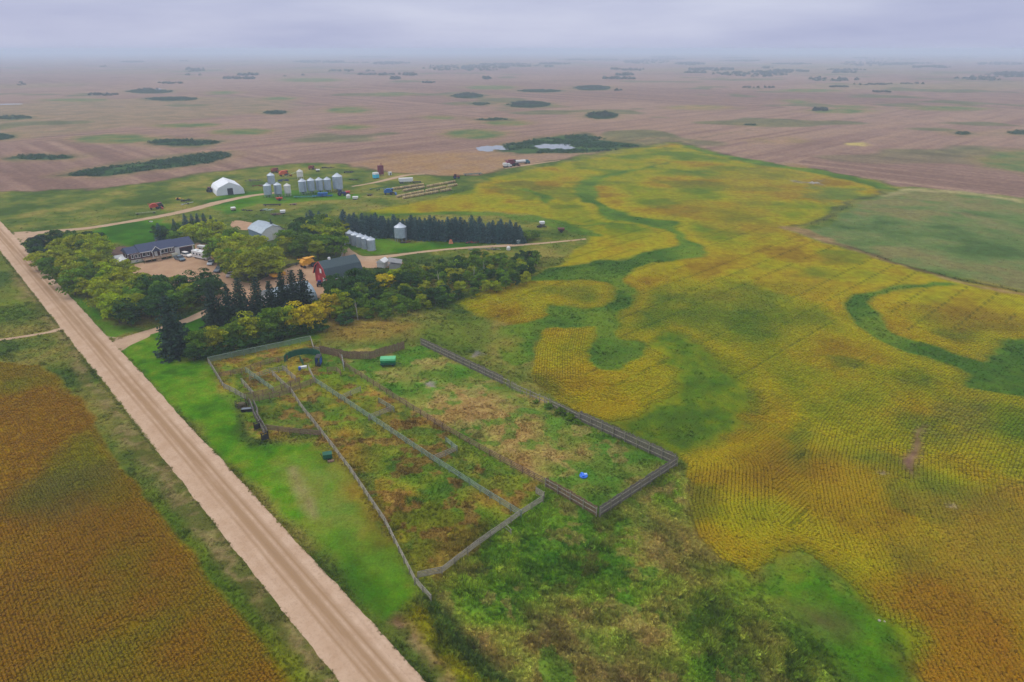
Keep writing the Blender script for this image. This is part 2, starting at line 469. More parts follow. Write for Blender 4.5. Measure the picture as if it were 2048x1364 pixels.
    for o, kd in POTHOLES:
        px = ell(o) if isinstance(o, tuple) else o
        p = W(px)
        d = sd_poly(wx, wy, p, 60)
        ring = np.maximum(0.012 * r, 2.5)
        lay(np.clip(1 - np.maximum(d, 0) / (2.4 * ring), 0, 1) * 0.5 * (d > -5), tan)
        lay(soft(d, 0.6 * ring), (dark, light, tan)[kd], (1.7, 0.5, 0.2)[kd])

    # the farm's own land: rough grass
    grass = pal([(62, 82, 26), (84, 98, 32), (104, 108, 40), (124, 116, 52)], 0.5 * n_mid + 0.3 * n_big2 + 0.2 * n_sml, 0.37, 0.63)
    blob(FARM, grass, 0.32, w=1.5, sm=1)
    # dark weedy edge between grass and stubble
    fe = W(FARM[1:18])
    lay(soft(sd_line(wx, wy, fe, [1.6] * len(fe)), 1.6) * 0.75, pal([(66, 62, 36), (80, 84, 44)], n_mid), 0.5)

    # pasture on the right
    blob(PASTURE, pal([(66, 88, 42), (84, 104, 52), (98, 110, 60), (112, 108, 64)], 0.45 * n_mid + 0.55 * n_big2, 0.37, 0.64), 0.14, sm=1)
    stroke([(1770, 392, 1.5), (1830, 381, 4), (1920, 384, 5), (2048, 402, 3.5), (2300, 425, 3)], pal([(132, 128, 80), (164, 150, 104)], n_patch), w=3, k=0.85)
    stroke([(1860, 400, 1.5), (1910, 398, 2), (1925, 412, 2), (1890, 420, 2), (1980, 440, 3), (2030, 462, 4)], pal([(120, 116, 72), (140, 118, 84)], n_patch), w=4, k=0.6)

    # the soybean field on the right
    soy_n = 0.5 * n_big2 + 0.3 * n_mid + 0.2 * n_big
    soy = pal([(86, 106, 14), (106, 116, 10), (124, 124, 8), (138, 130, 8), (140, 120, 8), (126, 100, 10)], soy_n, 0.34, 0.66, 0.9 + 0.2 * n_sml)
    d = sd_poly(wx, wy, W(SOY)); m = soft(d, 0.7)
    lay(m, soy, 0.0, 1.0)
    edge = np.clip(1 - np.abs(d + 6) / 6, 0, 1) * m                 # ripest along the edges
    lay(edge * 0.45 * (n_mid2 > 0.42), pal([(148, 136, 8), (150, 128, 8)], n_mid), None, 1.0)
    green_b = np.clip((fbm(x / 26, y / 20, 111) - 0.6) / 0.1, 0, 1) * m * 0.55
    lay(green_b, pal([(62, 88, 22), (82, 100, 22)], n_sml), None, 1.0)
    for px, c, kk in (([(1980, 700), (2048, 680), (2500, 690), (2500, 800), (2048, 770), (1965, 745)], (84, 88, 30), 0.6),
                      ([(1560, 600), (1700, 580), (1780, 600), (1700, 680), (1560, 700)], (124, 118, 12), 0.4),
                      ([(1480, 560), (1560, 540), (1760, 600), (1690, 625), (1580, 590)], (134, 108, 14), 0.5),
                      ([(1440, 345), (1560, 330), (1660, 350), (1600, 400), (1480, 400)], (126, 108, 26), 0.4),
                      ([(1600, 385), (1680, 372), (1720, 385), (1660, 410)], (84, 100, 40), 0.7),
                      ([(1330, 410), (1480, 400), (1560, 430), (1520, 470), (1400, 450)], (116, 98, 20), 0.5),
                      ([(1850, 1000), (2048, 960), (2200, 1100), (2048, 1250), (1900, 1150)], (126, 98, 28), 0.6),
                      ([(1700, 1150), (1850, 1120), (2048, 1260), (2048, 1420), (1850, 1400), (1800, 1270)], (122, 84, 8), 0.8),
                      ([(1560, 880), (1600, 870), (1610, 905), (1570, 925)], (74, 92, 22), 0.8),
                      ([(1350, 640), (1440, 600), (1480, 640), (1420, 700)], (106, 114, 18), 0.5),
                      ([(1640, 950), (1700, 930), (1800, 950), (1740, 990), (1660, 980)], (138, 108, 10), 0.5),
                      ([(1900, 830), (1960, 790), (1990, 810), (1930, 860), (1880, 880)], (84, 84, 40), 0.7),
                      ([(1790, 1090), (1840, 1080), (1850, 1120), (1820, 1130)], (84, 78, 24), 0.7),
                      ([(1840, 610), (1990, 610), (2048, 640), (2048, 660), (1900, 650)], (104, 88, 20), 0.7)):
        lay(soft(sd_poly(bx, by, W(smooth_px(px, 2))), 3.5) * kk, pal([c, tuple(int(q * 1.12) for q in c)], n_mid), None, 1.0)
    sw = pal([(60, 90, 24), (76, 104, 26), (92, 114, 28)], n_mid)
    for px in SWALE_AREAS + [LOBE]:                                  # the crop ripens first along the wet ground
        d = sd_poly(wx, wy, W(smooth_px(px, 2)))
        lay(np.clip(1 - np.abs(d - 3.5) / 5, 0, 1) * m * 0.6, pal([(150, 140, 6), (154, 132, 6)], n_mid2), None, 1.0)
    for stv in SWALES:
        stroke(stv, sw, 0.28, w=0.7, k=0.95)
    for px in SWALE_AREAS:
        blob(px, sw, 0.26, w=0.7, sm=2)
    blob(LOBE, pal([(60, 88, 18), (76, 102, 16), (104, 116, 14)], 0.6 * n_mid + 0.4 * n_sml), 0.18, w=3.0, sm=2, k=0.96)
    blob([(1809, 926), (1850, 862), (1862, 852), (1848, 905), (1836, 952)], pal([(104, 78, 62), (124, 96, 76)], n_sml), 0, sm=1)
    for uv in ((1770, 945, 8, 3), (1918, 1016, 10, 3), (40, 1052, 16, 6), (55, 982, 8, 4), (800, 1078, 8, 5)):
        blob(ell(uv), pal([(150, 130, 100), (180, 160, 130)], n_sml), 0, w=0.4, sm=1)
    # headland line and the bare corner by the pasture
    stroke([(1568, 455, 3), (1600, 462, 4), (1650, 480, 2), (1720, 503, 1.0), (1870, 550, 1.0), (1950, 572, 1.4), (2048, 592, 1.2), (2400, 670, 1)], pal([(112, 92, 60), (142, 116, 80)], n_patch), 0.05, w=1.0, k=0.9)
    stroke([(1580, 452, 1.5), (1640, 438, 1.5), (1700, 410, 1.2), (1765, 384, 1.2)], pal([(60, 60, 36), (84, 88, 48)], n_patch), 0.5, w=1.2, k=0.85)
    stroke([(1660, 484, 0.5), (1740, 507, 0.9), (1860, 546, 0.9), (2048, 587, 0.8), (2400, 664, 0.8)], pal([(44, 40, 24), (60, 56, 30)], n_patch), 0.4, w=0.5, k=0.8)
    blob(ell((1638, 368, 18, 4)), pal([(104, 96, 82), (140, 134, 124)], n_sml), 0, w=1, sm=1, k=0.8)

    # the crop field on the left
    lf = pal([(104, 100, 8), (114, 96, 8), (122, 90, 10), (126, 92, 8), (130, 104, 10)], 0.4 * n_big2 + 0.4 * n_mid2 + 0.2 * n_big, 0.37, 0.63)
    d = sd_poly(wx, wy, W(LEFT_CROP)); m = soft(d, 0.5)
    lay(m, lf, 0.0, 2.0)
    lay(np.clip(1 + d / 2.5, 0, 1) * m * 0.7, pal([(124, 104, 14), (120, 92, 10)], n_mid), None, 2.0)
    lay(soft(sd_poly(wx, wy, W(smooth_px([(20, 985), (90, 945), (150, 932), (225, 928), (228, 955), (190, 1005), (110, 1050), (30, 1035)], 2))), 3.0) * (0.3 + 0.5 * n_mid), pal([(74, 80, 28), (96, 92, 40)], n_mid), None, 2.0)
    # verge left of the road with its bare ditch
    stroke([(-100, 640, 12), (0, 620, 10), (60, 600, 6)], pal([(84, 104, 24), (112, 120, 30)], n_mid), 0.3, w=3, k=0.7)
    stroke([(20, 545, 1.2), (60, 590, 2.2), (110, 660, 1.4), (160, 720, 1.6), (250, 840, 1.8), (330, 950, 2.6), (420, 1060, 2.8), (520, 1180, 2.8), (640, 1330, 2.8), (800, 1520, 2.6)],
           pal([(78, 80, 32), (100, 94, 46), (130, 112, 74), (90, 92, 40)], 0.5 * n_patch + 0.5 * n_sml, 0.37, 0.63), 0.12, w=1.2, k=0.85)
    stroke([(300, 985, 0.8), (380, 1085, 1.0), (480, 1210, 1.2), (600, 1364, 1.4), (760, 1560, 1.4)], pal([(78, 100, 18), (106, 112, 16)], n_mid), 0.3, w=0.7, k=0.85)

    # mown lawns
    mown = pal([(54, 92, 6), (68, 112, 6), (84, 120, 12), (104, 122, 28)], 0.3 * n_mid + 0.3 * n_big2 + 0.4 * n_sml, 0.37, 0.64)
    blob(LAWN, mown, 0.05, w=1.2, sm=1)
    blob([(560, 930), (640, 930), (740, 1050), (800, 1150), (740, 1130), (640, 1030)], pal([(98, 112, 40), (116, 118, 58)], n_patch), 0.06, w=5, k=0.6)
    stroke([(590, 940, 0.8), (615, 1000, 1.2), (635, 1040, 0.6)], pal([(150, 130, 92), (120, 112, 62)], n_sml), 0.05, w=1.0, k=0.7)
    for g in ([(185, 452), (335, 438), (318, 480), (300, 490), (240, 486), (200, 480)], [(640, 458), (700, 470), (800, 485), (985, 490), (850, 502), (745, 508), (700, 495)],
              [(25, 480), (55, 490), (90, 545), (215, 640), (270, 660), (230, 672), (200, 668), (110, 570)], [(290, 660), (420, 615), (440, 600), (500, 590), (470, 640), (400, 690), (345, 680)],
              [(410, 400), (520, 380), (700, 388), (700, 400), (520, 408), (480, 425), (440, 425)]):
        blob(g, pal([(46, 86, 8), (60, 102, 8), (80, 112, 18)], n_mid), 0.06, w=1.2)
    stroke([(50, 505, 1.4), (110, 575, 1.4), (190, 650, 1.4), (225, 672, 2)], pal([(62, 104, 18), (84, 118, 24)], n_mid), 0.1, w=0.8)
    blob([(690, 1110), (760, 1180), (800, 1240), (790, 1255), (700, 1170)], pal([(56, 92, 12), (70, 106, 16)], n_mid), 0.06, w=2)
    # right verge lower down
    stroke([(800, 1240, 1.2), (880, 1320, 1.4), (1000, 1450, 1.4), (1300, 1800, 1.4)], pal([(92, 76, 40), (140, 112, 80), (84, 84, 34)], n_sml), 0.1, w=0.8)
    blob([(806, 1220), (850, 1215), (900, 1265), (1010, 1364), (1200, 1560), (1500, 1900), (1300, 1900), (960, 1410), (850, 1290)], pal([(102, 108, 8), (128, 122, 8), (96, 104, 14)], n_patch), 0.4, w=1.0)

    # rough pasture in the pens
    pen = pal([(68, 102, 20), (90, 118, 24), (118, 128, 32), (146, 128, 42), (142, 106, 44)], 0.45 * n_mid2 + 0.3 * n_patch + 0.25 * n_big2, 0.37, 0.63)
    blob(CORRAL, pen, 0.3, w=0.8, sm=1)
    for px, c in (([(420, 725), (540, 702), (622, 688), (620, 700), (560, 715), (470, 745), (440, 760)], (130, 98, 38)), ([(640, 890), (700, 850), (760, 930), (800, 1010), (780, 1080), (720, 990)], (124, 84, 34)),
                  ([(740, 960), (900, 1000), (960, 1060), (880, 1130), (830, 1150), (780, 1060)], (118, 98, 14)), ([(690, 800), (780, 800), (900, 890), (1000, 960), (900, 960), (760, 890)], (74, 100, 24)),
                  ([(450, 770), (520, 780), (500, 800), (470, 795)], (150, 106, 68)), ([(530, 800), (600, 790), (640, 860), (540, 855)], (118, 96, 40)), ([(620, 770), (660, 775), (700, 820), (650, 820)], (142, 110, 20)),
                  ([(870, 860), (920, 880), (1060, 980), (1030, 1020), (920, 940)], (126, 122, 46))):
        lay(soft(sd_poly(bx, by, W(smooth_px(px, 2))), 2.5) * 0.5, pal([tuple(int(q * 0.82) for q in c), c, tuple(min(255, int(q * 1.15)) for q in c)], n_patch), None)
    inc = soft(sd_poly(wx, wy, W(CORRAL)), 1.0)
    q1, q2 = fbm(x / 4.5, y / 4.5, 421, 4), fbm(x / 3.6, y / 3.6, 427, 4)
    lay(inc * np.clip((q1 - 0.57) / 0.05, 0, 1) * 0.7, pal([(58, 92, 28), (84, 108, 34)], n_sml), 0.25)
    lay(inc * np.clip((q2 - 0.59) / 0.05, 0, 1) * 0.65, pal([(112, 74, 42), (150, 112, 58)], n_sml), 0.4)
    pad = pal([(64, 102, 24), (84, 114, 30), (108, 124, 42), (138, 130, 62), (144, 118, 64)], 0.5 * n_mid + 0.3 * n_patch + 0.2 * n_big2, 0.36, 0.63)
    blob(PADDOCK, pad, 0.26, w=0.8, sm=1)
    for px, c in (([(930, 760), (1000, 770), (1110, 840), (1160, 900), (1080, 910), (980, 820)], (156, 128, 74)), ([(1200, 900), (1300, 910), (1330, 930), (1200, 1010), (1150, 990)], (78, 106, 34)),
                  ([(760, 735), (840, 720), (930, 770), (900, 810), (820, 780)], (92, 118, 40))):
        lay(soft(sd_poly(bx, by, W(smooth_px(px, 2))), 3.5) * 0.42, pal([tuple(int(q * 0.85) for q in c), c], n_patch), None)
    inp = soft(sd_poly(wx, wy, W(PADDOCK)), 1.0)
    lay(inp * np.clip((q1 - 0.58) / 0.05, 0, 1) * 0.7, pal([(66, 106, 28), (84, 124, 34)], n_sml), 0.2)
    lay(inp * np.clip((q2 - 0.59) / 0.05, 0, 1) * 0.45, pal([(150, 122, 74), (172, 144, 92)], n_sml), 0.35)
    for e in ((946, 713, 9, 12), (878, 765, 8, 9)):
        blob(ell(e), pal([(104, 100, 104), (136, 126, 120)], n_sml), 0, w=0.4, sm=1, k=0.85)
    blob([(650, 640), (700, 645), (860, 640), (1000, 640), (1000, 700), (850, 685), (700, 690), (650, 670)], pal([(84, 104, 26), (120, 114, 44), (134, 106, 44)], n_mid2), 0.22, w=4, k=0.75)

    # tall weeds in front
    wd = pal([(66, 98, 20), (86, 118, 24), (106, 128, 32), (134, 138, 54), (128, 112, 52)], 0.4 * n_mid + 0.4 * n_patch + 0.2 * n_big2, 0.36, 0.63)
    blob(WEEDS, wd, 0.62, w=1.5, sm=1)
    inw = soft(sd_poly(wx, wy, W(WEEDS)), 1.5)
    q1, q2, q3 = fbm(x / 4.2, y / 4.2, 401, 4), fbm(x / 5.5 + 9, y / 5.5, 407, 4), fbm(x / 3.4, y / 3.4 + 7, 411, 4)
    lay(inw * np.clip((q1 - 0.57) / 0.05, 0, 1) * 0.5, pal([(72, 72, 28), (102, 86, 44)], n_sml), 0.7)
    lay(inw * np.clip((q2 - 0.58) / 0.05, 0, 1) * 0.75, pal([(66, 112, 22), (92, 126, 30)], n_sml), 0.3)
    lay(inw * np.clip((q3 - 0.60) / 0.05, 0, 1) * 0.5, pal([(128, 110, 62), (146, 122, 74)], n_sml), 0.5)
    stroke([(852, 1200, 1.0), (890, 1245, 1.6), (950, 1310, 1.8), (1010, 1370, 1.6), (1180, 1550, 1.6)], pal([(44, 68, 26), (60, 84, 30)], n_sml), 0.95, w=1.0, k=0.9)
    blob([(1480, 1140), (1440, 1170), (1560, 1230), (1650, 1330), (1560, 1364), (1450, 1320), (1380, 1250), (1340, 1190)], pal([(68, 84, 20), (112, 116, 38), (138, 130, 62)], n_patch), 0.95, w=3, k=0.8)
    blob([(1220, 1000), (1290, 1010), (1380, 1100), (1420, 1170), (1360, 1160), (1260, 1070)], pal([(120, 112, 50), (142, 118, 62), (84, 100, 34)], n_patch), 0.45, w=3, k=0.7)
    blob([(870, 1060), (960, 1040), (930, 1110), (870, 1190), (840, 1170)], pal([(112, 92, 34), (136, 104, 44), (84, 80, 28)], n_patch), 0.5, w=2, k=0.7)
    blob([(1040, 1240), (1110, 1220), (1240, 1290), (1260, 1380), (1160, 1364)], pal([(80, 76, 34), (122, 104, 62), (78, 94, 30)], n_sml), 0.6, w=2, k=0.55)
    blob(FRONT_GREEN, pal([(56, 92, 8), (70, 112, 8), (98, 116, 18)], 0.5 * n_mid + 0.5 * n_sml), 0.14, w=3.5, k=0.95)
    blob([(1570, 1195), (1625, 1200), (1680, 1240), (1640, 1260), (1580, 1225)], pal([(92, 74, 48), (96, 96, 40)], n_patch), 0.1, w=3, k=0.7)

    # rows
    d1 = x * -E1[1] + y * E1[0]
    phi, hit = d1.copy(), np.zeros(x.shape, bool)
    for pts, reach in ROW_BANDS:
        dd = sd_line(x, y, pts, [0.0] * len(pts), reach + 3)
        k2 = (dd < reach) & ~hit
        phi = np.where(k2, dd, phi); hit |= k2
    right = crop == 1
    tram = right & ~hit & (np.abs(np.mod(d1, 9.0) - 4.5) > 4.2) & (fbm(a / 40, b / 9, 121) > 0.42) & (r < 330)
    col = np.where(tram[:, None], col * np.array((0.5, 0.58, 0.8)), col)
    left = crop == 2
    row = np.where(right, phi / 0.66, np.where(left, (x * E1[0] + y * E1[1]) / 0.48, 0.0))
    ramp = np.where(right, np.where(hit, 0.5, 0.18), np.where(left, 0.3, 0.0)) * np.where(np.abs(phi) > 1e-6, 1, 0)
    return col, veg, crop, row, ramp

# ---- the ground sheet: rings about the foot of the camera's post, finest near
rad = [0.0, 20.0, 40.0]
while rad[-1] < 20000:
    q = rad[-1]
    rad.append(q + (0.42 if q < 150 else 0.42 * (q / 150) ** 1.5))
rad = np.array(rad)
TH0, TH1, DTH = math.radians(-50), math.radians(50), math.radians(0.17)
th_f = np.arange(TH0, TH1 + 1e-9, DTH)
th_c = np.linspace(th_f[-1], TH0 + 2 * PI, 56)[1:-1]
th = np.concatenate([th_f, th_c])
NR, NT, NF = len(rad), len(th), len(th_f)
RR, TT = np.meshgrid(rad, th, indexing='ij')
GX, GY = (RR * np.sin(TT)).ravel(), (RR * np.cos(TT)).ravel()
g_col, g_veg, g_crop, g_row, g_ramp = paint(GX, GY)
i0 = np.arange(NR - 1)[:, None] * NT
j0, j1 = np.arange(NT)[None, :], (np.arange(NT)[None, :] + 1) % NT
GF = np.stack([i0 + j0, i0 + NT + j0, i0 + NT + j1, i0 + j1], -1).reshape(-1, 4)
ground_me = np_mesh('ground', np.stack([GX, GY, np.zeros_like(GX)], 1), GF[:, ::-1], np.clip(g_col, 0.002, 0.9), {'row': g_row, 'ramp': g_ramp})

m, N, K, bs = nodes_of('field_and_grass')
at = N.new('ShaderNodeAttribute'); at.attribute_name = 'col'
ar = N.new('ShaderNodeAttribute'); ar.attribute_name = 'row'
aa = N.new('ShaderNodeAttribute'); aa.attribute_name = 'ramp'
tc = N.new('ShaderNodeTexCoord')
def noise_node(scale, detail=3, rough=0.6):
    z = N.new('ShaderNodeTexNoise'); z.inputs['Scale'].default_value = scale
    z.inputs['Detail'].default_value = detail; z.inputs['Roughness'].default_value = rough
    K.new(tc.outputs['Object'], z.inputs['Vector'])
    return z
def mapr(src, a, b, c, d):
    z = N.new('ShaderNodeMapRange')
    for nm, vv in zip(('From Min', 'From Max', 'To Min', 'To Max'), (a, b, c, d)): z.inputs[nm].default_value = vv
    K.new(src, z.inputs['Value'])
    return z.outputs[0]
def mth(op, a, b=None):
    z = N.new('ShaderNodeMath'); z.operation = op
    for i, q in enumerate((a, b)):
        if q is None: continue
        if isinstance(q, (int, float)): z.inputs[i].default_value = q
        else: K.new(q, z.inputs[i])
    return z.outputs[0]
n1, n2, n3 = noise_node(2.2, 4, 0.7), noise_node(0.35, 4, 0.65), noise_node(0.06, 3)
fac = mth('MULTIPLY', mth('MULTIPLY', mapr(n1.outputs['Fac'], 0.3, 0.7, 0.72, 1.26), mapr(n2.outputs['Fac'], 0.3, 0.7, 0.78, 1.22)), mapr(n3.outputs['Fac'], 0.3, 0.7, 0.9, 1.1))
sn = mth('SINE', mth('MULTIPLY', ar.outputs['Fac'], 2 * PI))
rowdark = mth('SUBTRACT', 1.0, mth('MULTIPLY', aa.outputs['Fac'], mapr(sn, -0.2, 0.9, 0.0, 1.0)))
fac = mth('MULTIPLY', fac, rowdark)
hs = N.new('ShaderNodeHueSaturation')
K.new(mapr(n2.outputs['Fac'], 0.3, 0.7, 0.485, 0.515), hs.inputs['Hue'])
hs.inputs['Saturation'].default_value = 1.0
K.new(at.outputs['Color'], hs.inputs['Color'])
vm = N.new('ShaderNodeVectorMath'); vm.operation = 'SCALE'
K.new(hs.outputs[0], vm.inputs[0]); K.new(fac, vm.inputs['Scale'])
K.new(vm.outputs[0], bs.inputs['Base Color'])
bs.inputs['Roughness'].default_value = 0.95
bs.inputs['Specular IOR Level'].default_value = 0.0
bp = N.new('ShaderNodeBump'); bp.inputs['Strength'].default_value = 0.5; bp.inputs['Distance'].default_value = 0.25
K.new(n1.outputs['Fac'], bp.inputs['Height']); K.new(bp.outputs[0], bs.inputs['Normal'])
ground = tag(mesh_obj('ground', ground_me, m), kind='structure')

# ---- looking the ground up again for plants
g_col_g, g_veg_g, g_crop_g = g_col.reshape(NR, NT, 3), g_veg.reshape(NR, NT), g_crop.reshape(NR, NT)
def lookup(x, y):
    r, t = np.hypot(x, y), np.arctan2(x, y)
    i = np.clip(np.searchsorted(rad, r), 0, NR - 1)
    j = np.clip(np.round((t - TH0) / DTH).astype(int), 0, NF - 1)
    return g_col_g[i, j], g_veg_g[i, j], g_crop_g[i, j]

# ---- plants strewn over the ground: one mesh of a tuft or a bush, set on every spot
def leaf_mat(name, attr_type, rough=0.75, trans=0.25, own=False):
    m, N, K, bs = nodes_of(name)
    at = N.new('ShaderNodeAttribute'); at.attribute_type = attr_type; at.attribute_name = 'col'
    av = N.new('ShaderNodeAttribute'); av.attribute_name = 'shade'
    vm = N.new('ShaderNodeVectorMath'); vm.operation = 'SCALE'
    K.new(at.outputs['Color'], vm.inputs[0]); K.new(av.outputs['Fac'], vm.inputs['Scale'])
    K.new(vm.outputs[0], bs.inputs['Base Color'])
    bs.inputs['Roughness'].default_value = rough
    bs.inputs['Specular IOR Level'].default_value = 0.04
    tr = N.new('ShaderNodeBsdfTranslucent'); K.new(vm.outputs[0], tr.inputs['Color'])
    ms = N.new('ShaderNodeMixShader'); ms.inputs[0].default_value = trans
    K.new(bs.outputs[0], ms.inputs[1]); K.new(tr.outputs[0], ms.inputs[2])
    K.new(ms.outputs[0], N['Material Output'].inputs['Surface'])
    return m

def tuft_mesh(name, n, spread, lean, wid, seed):
    R = np.random.default_rng(seed); V, F, S = [], [], []
    for i in range(n):
        an, rr = R.uniform(0, 2 * PI), spread * math.sqrt(R.uniform(0, 1))
        bx, by = rr * math.cos(an), rr * math.sin(an)
        la = an + R.uniform(-0.8, 0.8); h = R.uniform(0.55, 1.0); ln = lean * R.uniform(0.4, 1.2)
        px, py = -math.sin(la) * wid, math.cos(la) * wid
        k = len(V)
        V += [(bx - px, by - py, 0), (bx + px, by + py, 0), (bx + math.cos(la) * ln * .5 + px * .8, by + math.sin(la) * ln * .5 + py * .8, h * .65),
              (bx + math.cos(la) * ln, by + math.sin(la) * ln, h)]
        F += [(k, k + 1, k + 2), (k, k + 2, k + 3)]
        S += [R.uniform(0.75, 1.25)] * 4
    return np_mesh(name, np.array(V), np.array(F), None, {'shade': S})

def bush_mesh(name, n, seed, leaf=0.26):
    """dome of leaf faces, radius 0.5, height 1"""
    R = np.random.default_rng(seed); V, F, S = [], [], []
    for i in range(n):
        an, cz = R.uniform(0, 2 * PI), R.uniform(0.0, 1.0)
        sq = math.sqrt(1 - cz * cz); rr = R.uniform(0.62, 1.0)
        c = np.array((0.5 * sq * rr * math.cos(an), 0.5 * sq * rr * math.sin(an), 0.12 + 0.8 * cz * rr))
        d = R.normal(size=3) * 0.8 + np.array((math.cos(an) * sq, math.sin(an) * sq, cz + 0.5)); d /= np.linalg.norm(d)
        q = np.cross(d, R.normal(size=3)); q /= np.linalg.norm(q); w = np.cross(d, q)
        s = leaf * R.uniform(0.6, 1.25); k = len(V)
        V += [c - q * s * .5, c - w * s * .42, c + q * s * .5, c + w * s * .42]
        F += [(k, k + 1, k + 2), (k, k + 2, k + 3)]
        S += [R.uniform(0.72, 1.28)] * 4
    return np_mesh(name, np.array(V), np.array(F), None, {'shade': S})

strewn_mat = leaf_mat('strewn_leaves', 'INSTANCER', trans=0.2)
def strew(name, proto_me, pts, cols, scl, label, cat):
    n = len(pts)
    me = bpy.data.meshes.new(name)
    me.vertices.add(n)
    me.vertices.foreach_set('co', np.ascontiguousarray(pts, np.float32).ravel())
    a = me.attributes.new('col', 'FLOAT_COLOR', 'POINT')
    a.data.foreach_set('color', np.concatenate([cols, np.ones((n, 1))], 1).astype(np.float32).ravel())
    a = me.attributes.new('scl', 'FLOAT_VECTOR', 'POINT'); a.data.foreach_set('vector', scl.astype(np.float32).ravel())
    rot = np.zeros((n, 3)); rot[:, 2] = rng.uniform(0, 2 * PI, n)
    a = me.attributes.new('rot', 'FLOAT_VECTOR', 'POINT'); a.data.foreach_set('vector', rot.astype(np.float32).ravel())
    o = mesh_obj(name, me)
    proto_me.materials.append(strewn_mat)
    po = bpy.data.objects.new(name + '_plant', proto_me)           # not linked to the scene
    ng = bpy.data.node_groups.new(name, 'GeometryNodeTree')
    ng.interface.new_socket(name='Geometry', in_out='INPUT', socket_type='NodeSocketGeometry')
    ng.interface.new_socket(name='Geometry', in_out='OUTPUT', socket_type='NodeSocketGeometry')
    gi, go = ng.nodes.new('NodeGroupInput'), ng.nodes.new('NodeGroupOutput')
    ip, oi = ng.nodes.new('GeometryNodeInstanceOnPoints'), ng.nodes.new('GeometryNodeObjectInfo')
    oi.inputs['Object'].default_value = po
    for nm, sock in (('scl', 'Scale'), ('rot', 'Rotation')):
        na = ng.nodes.new('GeometryNodeInputNamedAttribute'); na.data_type = 'FLOAT_VECTOR'; na.inputs['Name'].default_value = nm
        ng.links.new(na.outputs['Attribute'], ip.inputs[sock])
    ng.links.new(gi.outputs[0], ip.inputs['Points']); ng.links.new(oi.outputs['Geometry'], ip.inputs['Instance'])
    ng.links.new(ip.outputs[0], go.inputs[0])
    o.modifiers.new('plants', 'NODES').node_group = ng
    return tag(o, label, cat, kind='stuff')

def wedge(n, r0, r1, th=48):
    r = np.sqrt(rng.uniform(r0 * r0, r1 * r1, n)); t = np.radians(rng.uniform(-th, th, n))
    return r * np.sin(t), r * np.cos(t)
def jit(c, n, lo=0.8, hi=1.25):
    return np.clip(c * rng.uniform(lo, hi, (n, 1)) * rng.uniform(0.93, 1.07, (n, 3)), 0.003, 0.9)
# ------------------------------------------------------------------ roads, lanes, yard, ponds
ROAD_DIR = np.array((math.cos(math.radians(132.1)), math.sin(math.radians(132.1))))
ROAD_0 = np.array((-16.6, 63.6)); ROAD_HALF = 4.2
LANES = {
    'driveway': [(236, 690, 3.2), (270, 674, 2.4), (330, 655, 1.9), (380, 638, 1.8), (425, 617, 1.9), (460, 595, 3.0)],
    'farm_lane': [(20, 476, 4.5), (60, 468, 3.4), (110, 462, 2.6), (185, 455, 2.2), (300, 436, 2.6), (380, 420, 3.2), (440, 404, 3.2), (500, 392, 2.6), (545, 386, 2.2), (560, 383, 1.4)],
    'bin_lane': [(684, 488, 1.2), (690, 500, 2.2), (706, 514, 3.2), (735, 517, 3.0), (790, 511, 1.6), (860, 502, 1.2), (940, 495, 1.4), (1020, 491, 1.8), (1090, 486, 1.0), (1172, 478, 0.9)],
    'machinery_lane': [(704, 373, 1.0), (740, 367, 1.4), (780, 358, 2.2), (815, 350, 2.0), (850, 348, 1.0)],
    'field_track': [(128, 656, 1.2), (100, 664, 0.9), (60, 671, 0.8), (0, 680, 0.8), (-120, 692, 0.8)],
    'bale_track': [(1010, 337, 0.8), (1040, 332, 1.6), (1090, 325, 1.0), (1120, 321, 0.8)],
}
YARDS = {
    'farmyard': [(258, 534), (300, 575), (420, 606), (520, 618), (600, 606), (655, 590), (664, 563), (640, 530), (600, 528), (545, 548), (500, 566), (452, 548), (428, 520), (418, 492), (392, 486), (386, 505), (330, 518)],
    'shed_apron': [(470, 441), (505, 446), (512, 457), (485, 460), (462, 452)],
    'dirt_plot': [(222, 500), (250, 492), (258, 512), (238, 522), (220, 512)],
    'barn_apron': [(690, 516), (712, 508), (742, 520), (800, 522), (800, 534), (730, 536), (704, 530)],
}
def on_way(x, y):
    q = np.abs((x - ROAD_0[0]) * -ROAD_DIR[1] + (y - ROAD_0[1]) * ROAD_DIR[0]) < ROAD_HALF - 0.25
    for st in LANES.values():
        q |= strokes(x, y, st) < 0.1
    for px in YARDS.values():
        q |= sd_poly(x, y, W(px)) < 0.2
    return q

